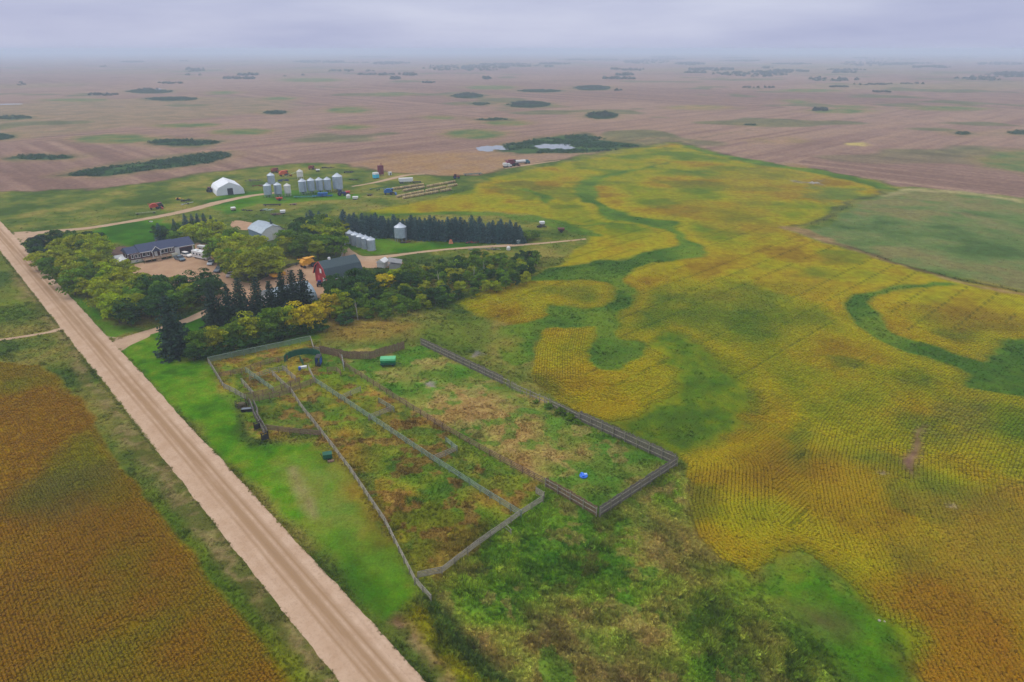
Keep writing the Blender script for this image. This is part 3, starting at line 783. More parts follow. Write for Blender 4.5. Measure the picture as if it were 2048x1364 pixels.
def gravel(name, base, dark, light, tracks):
    m, N, K, bs = nodes_of(name)
    tc = N.new('ShaderNodeTexCoord')
    def nz(s, d=4, sx=1.0):
        mp = N.new('ShaderNodeMapping'); mp.inputs['Scale'].default_value = (sx, 1, 1)
        z = N.new('ShaderNodeTexNoise'); z.inputs['Scale'].default_value = s; z.inputs['Detail'].default_value = d; z.inputs['Roughness'].default_value = 0.65
        K.new(tc.outputs['Object'], mp.inputs[0]); K.new(mp.outputs[0], z.inputs['Vector'])
        return z.outputs['Fac']
    def mix(f, a, b):
        z = N.new('ShaderNodeMix'); z.data_type = 'RGBA'
        K.new(f, z.inputs[0])
        for i, q in ((6, a), (7, b)):
            if isinstance(q, tuple): z.inputs[i].default_value = q
            else: K.new(q, z.inputs[i])
        return z.outputs[2]
    def ramp(src, a, b, hi=1.0):
        z = N.new('ShaderNodeMapRange'); z.inputs['From Min'].default_value = a; z.inputs['From Max'].default_value = b; z.inputs['To Max'].default_value = hi
        K.new(src, z.inputs['Value']); return z.outputs[0]
    c = mix(ramp(nz(0.25), 0.35, 0.68), base, light)
    c = mix(ramp(nz(2.5), 0.5, 0.8, 0.55), c, dark)
    if tracks:                                   # packed wheel paths along the road, looser gravel between
        sp = N.new('ShaderNodeSeparateXYZ'); K.new(tc.outputs['Object'], sp.inputs[0])
        wv = N.new('ShaderNodeMath'); wv.operation = 'ADD'
        K.new(sp.outputs['Y'], wv.inputs[0])
        ws = N.new('ShaderNodeMath'); ws.operation = 'MULTIPLY'; ws.inputs[1].default_value = 0.5
        K.new(nz(0.02, 2), ws.inputs[0]); K.new(ws.outputs[0], wv.inputs[1])
        cr = N.new('ShaderNodeValToRGB')
        e = cr.color_ramp.elements
        e[0].position, e[0].color = 0.0, (0, 0, 0, 1)
        e[1].position, e[1].color = 1.0, (0, 0, 0, 1)
        for p_, q_ in ((0.2, 0.0), (0.31, 1.0), (0.37, 0.15), (0.43, .9), (0.5, 1.0), (0.56, 0.85), (0.60, 0.2), (0.66, 0.9), (0.71, 0.15), (0.8, 0.25)):
            k = e.new(p_); k.color = (q_, q_, q_, 1)
        K.new(ramp(wv.outputs[0], -4.2 + .25, 4.2 + .25), cr.inputs[0])
        mu = N.new('ShaderNodeMath'); mu.operation = 'MULTIPLY'
        K.new(cr.outputs[0], mu.inputs[0]); K.new(ramp(nz(0.5, 4, 0.08), 0.2, 0.5, 0.95), mu.inputs[1])
        c = mix(mu.outputs[0], c, tracks)
        c = mix(ramp(nz(1.2, 5, 0.04), 0.55, 0.75, 0.3), c, dark)
    K.new(c, bs.inputs['Base Color'])
    bs.inputs['Roughness'].default_value = 0.95; bs.inputs['Specular IOR Level'].default_value = 0.0
    bp = N.new('ShaderNodeBump'); bp.inputs['Strength'].default_value = 0.5; bp.inputs['Distance'].default_value = 0.06
    K.new(nz(6.0), bp.inputs['Height']); K.new(bp.outputs[0], bs.inputs['Normal'])
    return m

road_mat = gravel('road_gravel', L4(176, 147, 122), L4(136, 110, 86), L4(190, 163, 140), L4(148, 119, 90))
lane_mat = gravel('lane_dirt', L4(164, 136, 112), L4(134, 108, 82), L4(178, 152, 126), None)
yard_mat = gravel('yard_gravel', L4(158, 126, 100), L4(130, 102, 76), L4(172, 142, 114), None)
soil_mat = gravel('dark_soil', L4(92, 72, 66), L4(72, 58, 50), L4(108, 88, 78), None)

# the gravel road, crowned, its edges ragged; local x runs along it
xs = np.concatenate([np.arange(-260, 0, 2.0), np.arange(0, 420, 0.7), np.arange(420, 1500, 6.0)])
ys = np.array([-1.0, -0.93, -0.8, -0.6, -0.4, -0.2, 0, 0.2, 0.4, 0.6, 0.8, 0.93, 1.0])
XX, SS = np.meshgrid(xs, ys, indexing='ij')
ragL = 0.55 * (fbm(xs / 2.2, xs * 0, 201, 4) - 0.5) + 0.4 * (fbm(xs / 30, xs * 0, 205) - 0.5)
ragR = 0.55 * (fbm(xs / 2.2, xs * 0 + 50, 203, 4) - 0.5) + 0.4 * (fbm(xs / 30, xs * 0 + 9, 207) - 0.5)
YY = np.where(SS < 0, SS * (ROAD_HALF + ragL[:, None]), SS * (ROAD_HALF + ragR[:, None]))
ZZ = 0.03 + 0.22 * np.clip(1 - np.abs(SS) ** 2.2, 0, 1) + 0.04 * (fbm(XX / 1.5, YY / 1.5, 211) - 0.5) * (np.abs(SS) < 0.95)
nx, ny = len(xs), len(ys)
fi = (np.arange(nx - 1)[:, None] * ny + np.arange(ny - 1)[None, :]).ravel()
road = mesh_obj('gravel_road', np_mesh('gravel_road', np.stack([XX.ravel(), YY.ravel(), ZZ.ravel()], 1), np.stack([fi, fi + ny, fi + ny + 1, fi + 1], 1)), road_mat)
road.location = (ROAD_0[0], ROAD_0[1], 0); road.rotation_euler = (0, 0, math.radians(132.1))
tag(road, kind='structure')

def ribbon(name, st, mt, z):
    px = smooth_px([(q[0], q[1], q[2]) for q in st], 5, closed=False)
    pts = [(*P(q[0], q[1]), q[2]) for q in px]
    out = [pts[0]]
    for a, b in zip(pts[:-1], pts[1:]):
        n = max(1, int(math.dist(a[:2], b[:2]) / 1.2))
        out += [tuple(a[i] + (b[i] - a[i]) * (k + 1) / n for i in range(3)) for k in range(n)]
    A = np.array(out); T = np.gradient(A[:, :2], axis=0); T /= np.linalg.norm(T, axis=1)[:, None] + 1e-9
    Nn = np.stack([-T[:, 1], T[:, 0]], 1); s = np.arange(len(A)) / 3.0
    wl_, wr_ = (A[:, 2] * (0.75 + 0.5 * fbm(s, s * 0 + q, 221)) for q in (0, 33))
    V = np.stack([A[:, :2] + Nn * wl_[:, None], A[:, :2], A[:, :2] - Nn * wr_[:, None]], 1).reshape(-1, 2)
    V = np.concatenate([V, np.full((len(V), 1), z)], 1); V[1::3, 2] += 0.02
    i = np.arange(len(A) - 1) * 3
    F = np.concatenate([np.stack([i, i + 1, i + 4, i + 3], 1), np.stack([i + 1, i + 2, i + 5, i + 4], 1)])
    return tag(mesh_obj(name, np_mesh(name, V, F[:, ::-1]), mt), kind='structure')

def sheet(name, px, mt, z, rag=0.6):
    p = W(smooth_px(px, 4)); out = []
    for i in range(len(p)):
        a, b = p[i], p[(i + 1) % len(p)]; n = max(1, int(np.linalg.norm(b - a) / 1.0))
        out += [a + (b - a) * k / n for k in range(n)]
    p = np.array(out)
    p[:, 0] += rag * 2 * (fbm(p[:, 0] / 2, p[:, 1] / 2, 231) - 0.5); p[:, 1] += rag * 2 * (fbm(p[:, 0] / 2, p[:, 1] / 2, 235) - 0.5)
    bm = bmesh.new()
    f = bm.faces.new([bm.verts.new((q[0], q[1], z)) for q in p])
    if f.normal.z < 0 or True:
        bm.normal_update()
        if f.normal.z < 0: f.normal_flip()
    bmesh.ops.triangulate(bm, faces=[f])
    me = bpy.data.meshes.new(name); bm.to_mesh(me); bm.free()
    return tag(mesh_obj(name, me, mt), kind='structure')

for i, (nm, st) in enumerate(LANES.items()):
    ribbon(nm, st, lane_mat, 0.02 + 0.004 * i)
for i, (nm, px) in enumerate(YARDS.items()):
    sheet(nm, px, soil_mat if nm == 'dirt_plot' else yard_mat, 0.008 + 0.001 * i)
flare = sheet('driveway_mouth', [(196, 668), (222, 674), (250, 674), (290, 664), (300, 672), (262, 690), (240, 705), (228, 715), (205, 700)], lane_mat, 0.014, 0.3)
flare2 = sheet('lane_mouth', [(-30, 470), (10, 466), (60, 463), (75, 470), (52, 480), (40, 492), (0, 500)], lane_mat, 0.0125, 0.3)

water, N, K, bs = nodes_of('pond_water')
bs.inputs['Base Color'].default_value = (0.10, 0.12, 0.14, 1)
bs.inputs['Roughness'].default_value = 0.08
bs.inputs['Specular IOR Level'].default_value = 0.6
wz = N.new('ShaderNodeTexNoise'); wz.inputs['Scale'].default_value = 0.8
wb = N.new('ShaderNodeBump'); wb.inputs['Strength'].default_value = 0.12; wb.inputs['Distance'].default_value = 0.1
K.new(wz.outputs['Fac'], wb.inputs['Height']); K.new(wb.outputs[0], bs.inputs['Normal'])
sheet('pond', [(953, 295.5), (966, 293), (972, 291.2), (984, 292.6), (994, 291), (1008, 291.6), (1006, 294.5), (1016, 299), (1002, 300), (992, 298.5), (984, 302.5), (968, 303.2), (957, 299.6)], water, 0.05, 3.2)
sheet('pond', [(1069, 291.4), (1082, 290), (1090, 287.8), (1110, 288.6), (1124, 287.4), (1142, 289.2), (1140, 291.6), (1150, 295.5), (1132, 298.6), (1118, 296.6), (1104, 298.8), (1092, 296.4), (1078, 297)], water, 0.05, 3.2)
sheet('pond', [(304, 178), (320, 177.2), (322, 179.2), (306, 179.8)], water, 0.05, 1.0)
sheet('pond', [(0, 208), (40, 207.4), (42, 208.6), (0, 209.4)], water, 0.05, 1.0)

# ------------------------------------------------------------------ haze
hb = MB().box(0, 0, -1.0, 42000, 42000, 79.0)
hz = bpy.data.materials.new('haze_air'); hz.use_nodes = True
hn = hz.node_tree.nodes; hn.clear()
ho, hv = hn.new('ShaderNodeOutputMaterial'), hn.new('ShaderNodeVolumePrincipled')
hv.inputs['Color'].default_value = (0.68, 0.80, 1.0, 1)
hv.inputs['Density'].default_value = 0.00028
for q in ('Density Attribute', 'Color Attribute', 'Temperature Attribute'):
    hv.inputs[q].default_value = ''
hz.cycles.homogeneous_volume = True
hv.inputs['Anisotropy'].default_value = 0.0
hz.node_tree.links.new(hv.outputs[0], ho.inputs['Volume'])
haze = tag(hb.build('haze', hz), 'pale lavender haze lying over the whole plain', 'haze', kind='stuff')

# ------------------------------------------------------------------ loose plants
xa, ya = np.concatenate([np.stack(wedge(150000, 60, 135)), np.stack(wedge(150000, 135, 260)), np.stack(wedge(60000, 240, 420, 40))], 1)
sr, so = rng.uniform(-20, 330, 9000), rng.choice((-1, 1), 9000) * (ROAD_HALF + np.abs(rng.normal(0.05, 0.45, 9000)))
xa = np.concatenate([xa, ROAD_0[0] + ROAD_DIR[0] * sr - ROAD_DIR[1] * so]); ya = np.concatenate([ya, ROAD_0[1] + ROAD_DIR[1] * sr + ROAD_DIR[0] * so])
c, v, cr = lookup(xa, ya)
v[-9000:] = np.clip(v[-9000:], 0.16, 0.3); c[-9000:] = 0.5 * c[-9000:] + 0.5 * lin((96, 104, 34))
k = (v > 0.03) & (np.hypot(xa, ya) < rng.uniform(280, 420, len(v))) & (rng.uniform(0, 1, len(v)) < np.clip(0.25 + v * 1.3, 0, 1)) & ~on_way(xa, ya)
xa, ya, c, v = xa[k], ya[k], c[k], v[k]; n = len(xa); rr = np.hypot(xa, ya)
clump = fbm(xa / 2.5, ya / 2.5, 301); big = np.clip((clump - 0.5) * 4, 0, 1)
h = np.clip(v * rng.uniform(0.5, 1.15, n) * (0.6 + 0.9 * big), 0.06, 1.4) * np.where(rr > 200, 1.15, 1.0)
w = np.maximum(h * rng.uniform(0.8, 1.3, n), 0.35) * np.where(rr > 135, 1.5, 1.0)
tall = v > 0.42
cols = jit(c * 1.3, n, 0.6, 1.45)
strew('rough_grass', tuft_mesh('rough_grass_plant', 15, 0.42, 0.45, 0.075, 1), np.stack([xa, ya, np.full(n, -0.02)], 1)[~tall], cols[~tall], np.stack([w, w, h * 1.2], 1)[~tall],
      'rough grass and straw standing over the pens and verges', 'grass')
sel = tall & (rng.uniform(0, 1, n) < 0.22)
strew('tall_weeds', bush_mesh('tall_weeds_plant', 34, 2, 0.3), np.stack([xa, ya, np.full(n, -0.05)], 1)[sel], np.clip(cols[sel] * 1.4, 0, .9), np.stack([w * 1.25, w * 1.25, h * 0.85], 1)[sel],
      'tall green and brown weeds growing in thickets beside the corral', 'weeds')
sel = tall & ~sel
strew('weed_stalks', tuft_mesh('weed_stalks_plant', 14, 0.4, 0.55, 0.07, 5), np.stack([xa, ya, np.full(n, -0.02)], 1)[sel], np.clip(cols[sel] * 1.3, 0, .9), np.stack([w, w, h * 1.15], 1)[sel],
      'grassy stalks growing between the tall weeds in front of the corral', 'weeds')

# crop plants stand in rows
xa, ya = np.concatenate([np.stack(wedge(190000, 60, 140)), np.stack(wedge(120000, 140, 250))], 1)
c, v, cr = lookup(xa, ya)
k = (cr > 0) & ~on_way(xa, ya) & (v < 0.12)
xa, ya, c, cr = xa[k], ya[k], c[k], cr[k]
phi = xa * -E1[1] + ya * E1[0]; gx, gy = np.full(xa.shape, -E1[1]), np.full(xa.shape, E1[0]); hit = np.zeros(xa.shape, bool)
for pts, reach in ROW_BANDS:
    z0 = [0.0] * len(pts)
    dd = sd_line(xa, ya, pts, z0, reach + 3); k2 = (dd < reach) & ~hit
    ex = sd_line(xa + 0.05, ya, pts, z0, reach + 4) - dd; ey = sd_line(xa, ya + 0.05, pts, z0, reach + 4) - dd
    ln = np.hypot(ex, ey) + 1e-9
    phi = np.where(k2, dd, phi); gx = np.where(k2, ex / ln, gx); gy = np.where(k2, ey / ln, gy); hit |= k2
lf = cr == 2
phi = np.where(lf, xa * E1[0] + ya * E1[1], phi); gx = np.where(lf, E1[0], gx); gy = np.where(lf, E1[1], gy)
spc = np.where(lf, 0.48, 0.66)
off = phi / spc - (np.floor(phi / spc) + 0.75)
off = (off - np.round(off)) * spc
n = len(xa)
jt = rng.normal(0, 0.05, n)
xa, ya = xa - gx * (off + jt), ya - gy * (off + jt)
dd1 = xa * -E1[1] + ya * E1[0]; aa1, bb1 = xa * E1[0] + ya * E1[1], xa * E2[0] + ya * E2[1]
gap = (fbm(xa / 1.7, ya / 1.7, 311) > 0.22) & (rng.uniform(0, 1, n) < np.clip((250 - np.hypot(xa, ya)) / 75, 0, 1)) & ~(~lf & ~hit & (np.abs(np.mod(dd1, 9.0) - 4.5) > 4.2) & (fbm(aa1 / 40, bb1 / 9, 121) > 0.42))
xa, ya, c, lf, spc = xa[gap], ya[gap], c[gap], lf[gap], spc[gap]; n = len(xa)
w = spc * rng.uniform(0.85, 1.05, n) * np.where(np.hypot(xa, ya) > 140, 1.15, 1.0); h = rng.uniform(0.36, 0.48, n)
strew('crop_rows', bush_mesh('crop_rows_plant', 16, 3, 0.42), np.stack([xa, ya, np.full(n, -0.03)], 1), jit(c * 1.5, n, 0.86, 1.18), np.stack([w, w, h], 1),
      'ripening yellow and russet crop plants standing in rows', 'crop')

# reeds of the potholes and groves far out on the plain
px_, py_, sz_ = [], [], []
for o, kd in POTHOLES:
    if kd != 0: continue
    p = W(ell(o) if isinstance(o, tuple) else o)
    lo, hi = p.min(0), p.max(0); ar_ = np.prod(hi - lo); q = int(min(2600, ar_ / 6))
    x_, y_ = rng.uniform(lo[0], hi[0], q), rng.uniform(lo[1], hi[1], q)
    k = (sd_poly(x_, y_, p) < -1) & (fbm(x_ / 14, y_ / 14, 331) > (0.5 if not isinstance(o, tuple) and o[0][0] > 900 else 0.36))
    px_.append(x_[k]); py_.append(y_[k])
xa, ya = np.concatenate(px_), np.concatenate(py_)
pw = [W(q) for q in ([(950, 294), (975, 290), (1010, 291), (1014, 300), (970, 305), (952, 301)], [(1068, 291), (1090, 287), (1145, 289), (1150, 296), (1095, 300), (1070, 297)])]
k = (sd_poly(xa, ya, pw[0]) > 0) & (sd_poly(xa, ya, pw[1]) > 0); xa, ya = xa[k], ya[k]; n = len(xa)
w = rng.uniform(2.0, 4.0, n)
strew('pothole_reeds', bush_mesh('pothole_reeds_plant', 40, 4, 0.26), np.stack([xa, ya, np.full(n, -0.2)], 1), jit(np.tile(lin((44, 78, 46)), (n, 1)), n), np.stack([w, w, rng.uniform(1.0, 2.2, n)], 1),
      'dark green reeds and willow scrub filling the potholes in the stubble', 'reeds')
px_, py_, hh_ = [], [], []
for _ in range(45):
    FAR_WOODS.append((random.uniform(0, 2048) if _ % 2 else random.uniform(1200, 2048), random.uniform(104, 185), random.uniform(8, 46), random.uniform(.5, 1.6)))
for e in FAR_WOODS:
    p = W(ell(e)); lo, hi = p.min(0), p.max(0)
    q = int(np.clip(np.prod(hi - lo) / 500, 40, 420))
    x_, y_ = rng.uniform(lo[0], hi[0], q), rng.uniform(lo[1], hi[1], q); k = sd_poly(x_, y_, p, 500) < 0
    k &= fbm(x_ / 90, y_ / 90, 321) > 0.42
    px_.append(x_[k]); py_.append(y_[k]); hh_.append(np.full(k.sum(), 5.0 if e[1] > 165 else 9.0))
xa, ya, hh = np.concatenate(px_), np.concatenate(py_), np.concatenate(hh_); n = len(xa)
w = hh * rng.uniform(0.9, 1.6, n)
strew('distant_woods', bush_mesh('distant_woods_plant', 110, 6, 0.2), np.stack([xa, ya, np.full(n, -0.4)], 1), jit(np.tile(lin((52, 72, 52)), (n, 1)), n), np.stack([w, w, hh * rng.uniform(0.6, 1.15, n)], 1),
      'dark tree groves scattered far out on the hazy plain', 'woods')
# ------------------------------------------------------------------ trees
tree_leaf, N, K, bs = nodes_of('tree_leaves')
oi = N.new('ShaderNodeObjectInfo'); av = N.new('ShaderNodeAttribute'); av.attribute_name = 'col'
mx = N.new('ShaderNodeMix'); mx.data_type = 'RGBA'; mx.blend_type = 'MULTIPLY'; mx.inputs[0].default_value = 1.0
K.new(oi.outputs['Color'], mx.inputs[6]); K.new(av.outputs['Color'], mx.inputs[7]); K.new(mx.outputs[2], bs.inputs['Base Color'])
bs.inputs['Roughness'].default_value = 0.7; bs.inputs['Specular IOR Level'].default_value = 0.04
tr = N.new('ShaderNodeBsdfTranslucent'); K.new(mx.outputs[2], tr.inputs['Color'])
ms = N.new('ShaderNodeMixShader'); ms.inputs[0].default_value = 0.22
K.new(bs.outputs[0], ms.inputs[1]); K.new(tr.outputs[0], ms.inputs[2]); K.new(ms.outputs[0], N['Material Output'].inputs['Surface'])
bark = mm('bark', 74, 62, 50, scale=6, vary=0.3)
pale_bark = mm('pale_bark', 170, 164, 150, scale=5, vary=0.3)

def leaf_quads(R, C, D, size):
    """faces at C looking roughly along D"""
    n = len(C)
    D = D + R.normal(0, 0.7, (n, 3)); D /= np.linalg.norm(D, axis=1)[:, None] + 1e-9
    Q = np.cross(D, R.normal(size=(n, 3))); Q /= np.linalg.norm(Q, axis=1)[:, None] + 1e-9
    Wv = np.cross(D, Q); s = (size * R.uniform(0.6, 1.3, n))[:, None]
    return np.stack([C - Q * s * .55, C - Wv * s * .45, C + Q * s * .55, C + Wv * s * .45], 1)

def crown_mesh(name, seed, nclump=30, per=46, rx=0.36, rz=0.36, zc=0.6, leaf=0.056, cr=0.13, droop=0.0):
    """crown of a tree one metre tall, of many leafy clumps with gaps between"""
    R = np.random.default_rng(seed); Vs, Cs = [], []
    lob = R.uniform(-0.22, 0.22, 6)
    for i in range(nclump):
        an = R.uniform(0, 2 * PI); cz = R.uniform(-0.85, 1.0); sq = math.sqrt(max(0, 1 - cz * cz))
        f = R.uniform(0.55, 1.0) * (1 + lob[int(an / (2 * PI) * 6) % 6])
        c = np.array((rx * sq * f * math.cos(an), rx * sq * f * math.sin(an), zc + rz * cz * min(f, 1.05)))
        d = R.normal(size=(per, 3)); d /= np.linalg.norm(d, axis=1)[:, None]
        d[:, 2] = np.abs(d[:, 2]) * 0.9 - 0.25
        rad_ = cr * R.uniform(0.7, 1.25)
        C = c + d * rad_ * R.uniform(0.55, 1.0, (per, 1)) * np.array((1.15, 1.15, 0.85))
        Vs.append(leaf_quads(R, C, d + np.array((0, 0, 0.5)), leaf))
        base = R.uniform(0.62, 1.32); warm = R.uniform(-0.12, 0.16)
        cc = np.clip(base * R.uniform(0.8, 1.2, (per, 1)) * np.array((1 + warm, 1 + warm * .4, 1 - warm * .5)), 0.2, 2)
        Cs.append(np.repeat(cc, 4, 0))
    V = np.concatenate(Vs).reshape(-1, 3); n = len(V) // 4
    return np_mesh(name, V, np.arange(n * 4).reshape(n, 4), np.concatenate(Cs))

def spruce_mesh(name, seed, tiers=22, rad_=0.17):
    R = np.random.default_rng(seed); Vs, Cs = [], []
    for t in range(tiers):
        z = 0.05 + 0.93 * (t / tiers) ** 0.95; L = rad_ * (1 - z) ** 0.75 * R.uniform(0.9, 1.12) + 0.012
        nb = max(5, int(15 * (1 - z) + 5)); ph = R.uniform(0, 2 * PI)
        for b in range(nb):
            an = ph + 2 * PI * b / nb + R.uniform(-0.2, 0.2); l = L * R.uniform(0.65, 1.15); k = max(3, int(8 * l / rad_))
            for s in range(k):
                q = (s + 0.8) / k; rr = l * q
                C = np.array([[rr * math.cos(an), rr * math.sin(an), z - 0.28 * rr + 0.16 * rr * q + R.uniform(-.006, .006)]] * 2)
                C[:, :2] += R.normal(0, 0.008, (2, 2))
                D = np.array([[math.cos(an) * .5, math.sin(an) * .5, 0.9]] * 2)
                Vs.append(leaf_quads(R, C, D, 0.044 * (1.2 - 0.5 * z)))
                sh = R.uniform(0.65, 1.3); Cs.append(np.repeat([[sh, sh, sh * R.uniform(.9, 1.15)]], 8, 0))
    V = np.concatenate(Vs).reshape(-1, 3); n = len(V) // 4
    return np_mesh(name, V, np.arange(n * 4).reshape(n, 4), np.concatenate(Cs))

def trunk_mesh(name, seed, h=0.62, r=0.022, limbs=6):
    R = np.random.default_rng(seed); b = MB()
    p = np.array((0, 0, -0.02)); k = 5
    for i in range(k):
        q = np.array((R.uniform(-.02, .02), R.uniform(-.02, .02), h * (i + 1) / k))
        b.cyl(p, q, r * (1 - 0.16 * i), r * (1 - 0.16 * (i + 1)), 6, False); p = q
    for i in range(limbs):
        z = h * R.uniform(0.3, 0.95); an = R.uniform(0, 2 * PI); l = R.uniform(0.15, 0.3)
        b.cyl((0, 0, z), (l * math.cos(an), l * math.sin(an), z + l * R.uniform(0.5, 1.0)), r * 0.45, r * 0.12, 5, False)
    return b.mesh(name)

crowns = [crown_mesh('crown', 10 + i, nclump=c, per=p_, rx=rx, rz=rz, zc=zc, cr=cr_) for i, (c, p_, rx, rz, zc, cr_) in enumerate((
    (46, 62, .42, .42, .52, .14), (42, 62, .38, .44, .52, .14), (52, 60, .48, .40, .52, .14), (40, 64, .36, .45, .52, .15), (56, 58, .52, .42, .52, .14)))]
bush_crowns = [crown_mesh('crown', 30 + i, nclump=30, per=52, rx=.44, rz=.44, zc=.46, leaf=.08, cr=.16) for i in range(3)]
poplar = crown_mesh('crown', 44, nclump=26, per=40, rx=.2, rz=.42, zc=.56, leaf=.06, cr=.11)
spruces = [spruce_mesh('crown', 50 + i, 22, rr_) for i, rr_ in enumerate((.24, .22, .26))]
trunks = [trunk_mesh('trunk', 60 + i) for i in range(3)]
pole_trunk = trunk_mesh('trunk', 66, 0.96, 0.016, 0)
for me_ in crowns + bush_crowns + spruces + [poplar]: me_.materials.append(tree_leaf)
for me_ in trunks + [pole_trunk]: me_.materials.append(bark)

OLIVE, MID, DARK, YEL, ORA, LIME, BLUE, DEEP = ((124, 134, 22), (80, 108, 26), (46, 74, 30), (176, 154, 8), (156, 136, 18), (124, 140, 16), (58, 84, 82), (42, 60, 46))
def tree(name, xy, h, me, rgb, label, cat, group=None, spread=1.0, tr_=None):
    e = empty(name, xy, random.uniform(0, 2 * PI), label, cat, group)
    e.scale = (h * spread, h * spread, h)
    e.rotation_euler[0], e.rotation_euler[1] = random.gauss(0, .025), random.gauss(0, .025)
    c = bpy.data.objects.new('crown', me); COL.objects.link(c); c.parent = e
    f = random.uniform(0.85, 1.18); q = lin(rgb) * f * 1.35
    c.color = (min(1, q[0] * random.uniform(.92, 1.1)), min(1, q[1]), q[2], 1)
    t = bpy.data.objects.new('trunk', tr_ or random.choice(trunks)); COL.objects.link(t); t.parent = e
    return e

def spots(px, gap, keep=None):
    p = W(px); lo, hi = p.min(0), p.max(0); out = []
    n = int(np.prod(hi - lo) / gap ** 2 * 14); C = np.stack([rng.uniform(lo[0], hi[0], n), rng.uniform(lo[1], hi[1], n)], 1)
    for q in C[sd_poly(C[:, 0], C[:, 1], p) < 0]:
        if all(math.dist(q, o) > gap for o in out):
            out.append(tuple(q))
    return out

def belt(px, gap, h0, h1, mix, meshes, name, label, group, spread=1.0):
    pts = spots(px, gap); x0, x1 = min(q[0] for q in pts), max(q[0] for q in pts)
    for q in pts:
        c = random.choice(mix); t = (q[0] - x0) / (x1 - x0); word = {OLIVE: 'olive green', MID: 'mid green', DARK: 'dark green', DEEP: 'very dark green', LIME: 'yellowish green'}[c]
        tree(name, q, random.uniform(h0, h1), random.choice(meshes), c, label.format(c=word, p='west end' if t < .34 else 'middle' if t < .67 else 'east end'), 'tree' if name != 'bush' else 'bush', group, spread * random.uniform(.85, 1.15))

belt([(60, 503), (105, 489), (180, 481), (220, 490), (200, 504), (110, 526), (90, 545)], 5.0, 5.5, 7.8, [DARK, DEEP, DARK, MID], crowns, 'deciduous_tree', '{c} tree at the {p} of the belt corner by the road junction', 'dark trees at the junction corner')
belt([(88, 540), (110, 520), (200, 502), (208, 510), (222, 545), (270, 575), (300, 610), (280, 640), (240, 648), (190, 622), (130, 580)], 5.4, 7, 10, [OLIVE, OLIVE, MID, OLIVE, LIME], crowns, 'deciduous_tree',
     '{c} tree at the {p} of the dense belt between road and house', 'olive trees between road and house')
belt([(240, 650), (290, 640), (310, 600), (350, 592), (425, 578), (432, 606), (410, 612), (340, 636), (290, 655)], 4.9, 7, 10, [DARK, MID, DARK, MID, OLIVE], crowns, 'deciduous_tree',
     '{c} tree at the {p} of the belt between gravel yard and driveway', 'trees along the driveway')
belt([(312, 496), (322, 478), (370, 470), (440, 468), (436, 486), (396, 490)], 5.6, 6, 9, [MID, OLIVE, DARK, LIME], crowns, 'deciduous_tree', '{c} tree at the {p} of the clump behind the dark roofed house', 'trees behind the house')
belt([(418, 514), (440, 506), (500, 502), (530, 514), (558, 522), (560, 540), (548, 556), (500, 562), (462, 550), (440, 528)], 5.6, 8, 11.5, [OLIVE, OLIVE, MID, LIME], crowns, 'deciduous_tree', 'round {c} tree at the {p} of the grove beside the parked cars', 'grove beside the parked cars')
belt([(566, 500), (590, 478), (620, 462), (650, 468), (680, 492), (684, 514), (600, 524), (570, 520)], 5.6, 7.5, 11, [MID, DARK, OLIVE, MID], crowns, 'deciduous_tree', '{c} tree at the {p} of the grove behind the red barn', 'grove behind the red barn')
belt([(700, 640), (760, 640), (850, 626), (920, 606), (1050, 572), (1076, 546), (1066, 520), (970, 518), (880, 534), (800, 556), (730, 570), (704, 600)], 3.6, 3.2, 5.8, [DARK, MID, MID, DARK, MID, OLIVE, DARK], bush_crowns + crowns[:2],
     'bush', '{c} bush at the {p} of the long thicket east of the barn', 'thicket east of the barn')
belt([(664, 590), (730, 566), (740, 600), (700, 625), (672, 622)], 5.0, 6, 9, [DARK, DARK, MID], crowns, 'deciduous_tree', '{c} tree at the {p} of the clump in front of the red barn', 'trees in front of the barn')
for u, v, h, lb in ((496, 562, 11.5, 'big round olive tree beside the pale parked car'), (470, 530, 10, 'round olive tree behind the dark grey pickup'), (532, 550, 11, 'big round olive tree behind the yellow box cart')):
    tree('deciduous_tree', P(u, v), h, crowns[4], OLIVE, lb, 'tree', None, 1.15)
for u, v, h in ((322, 478, 9), (352, 457, 6.5), (376, 455, 8.5), (388, 454, 8), (398, 452, 8), (412, 452, 8), (425, 452, 7), (436, 456, 6)):
    tree('spruce_tree', P(u, v + 8), h, random.choice(spruces), BLUE, 'dark spruce standing behind the clump at the back of the house', 'spruce', 'spruces behind the house', 1.15, pole_trunk)
tree('spruce_tree', P(545, 475), 8.5, spruces[1], BLUE, 'small dark spruce in front of the white shed gable', 'spruce', None, 0.9, pole_trunk)

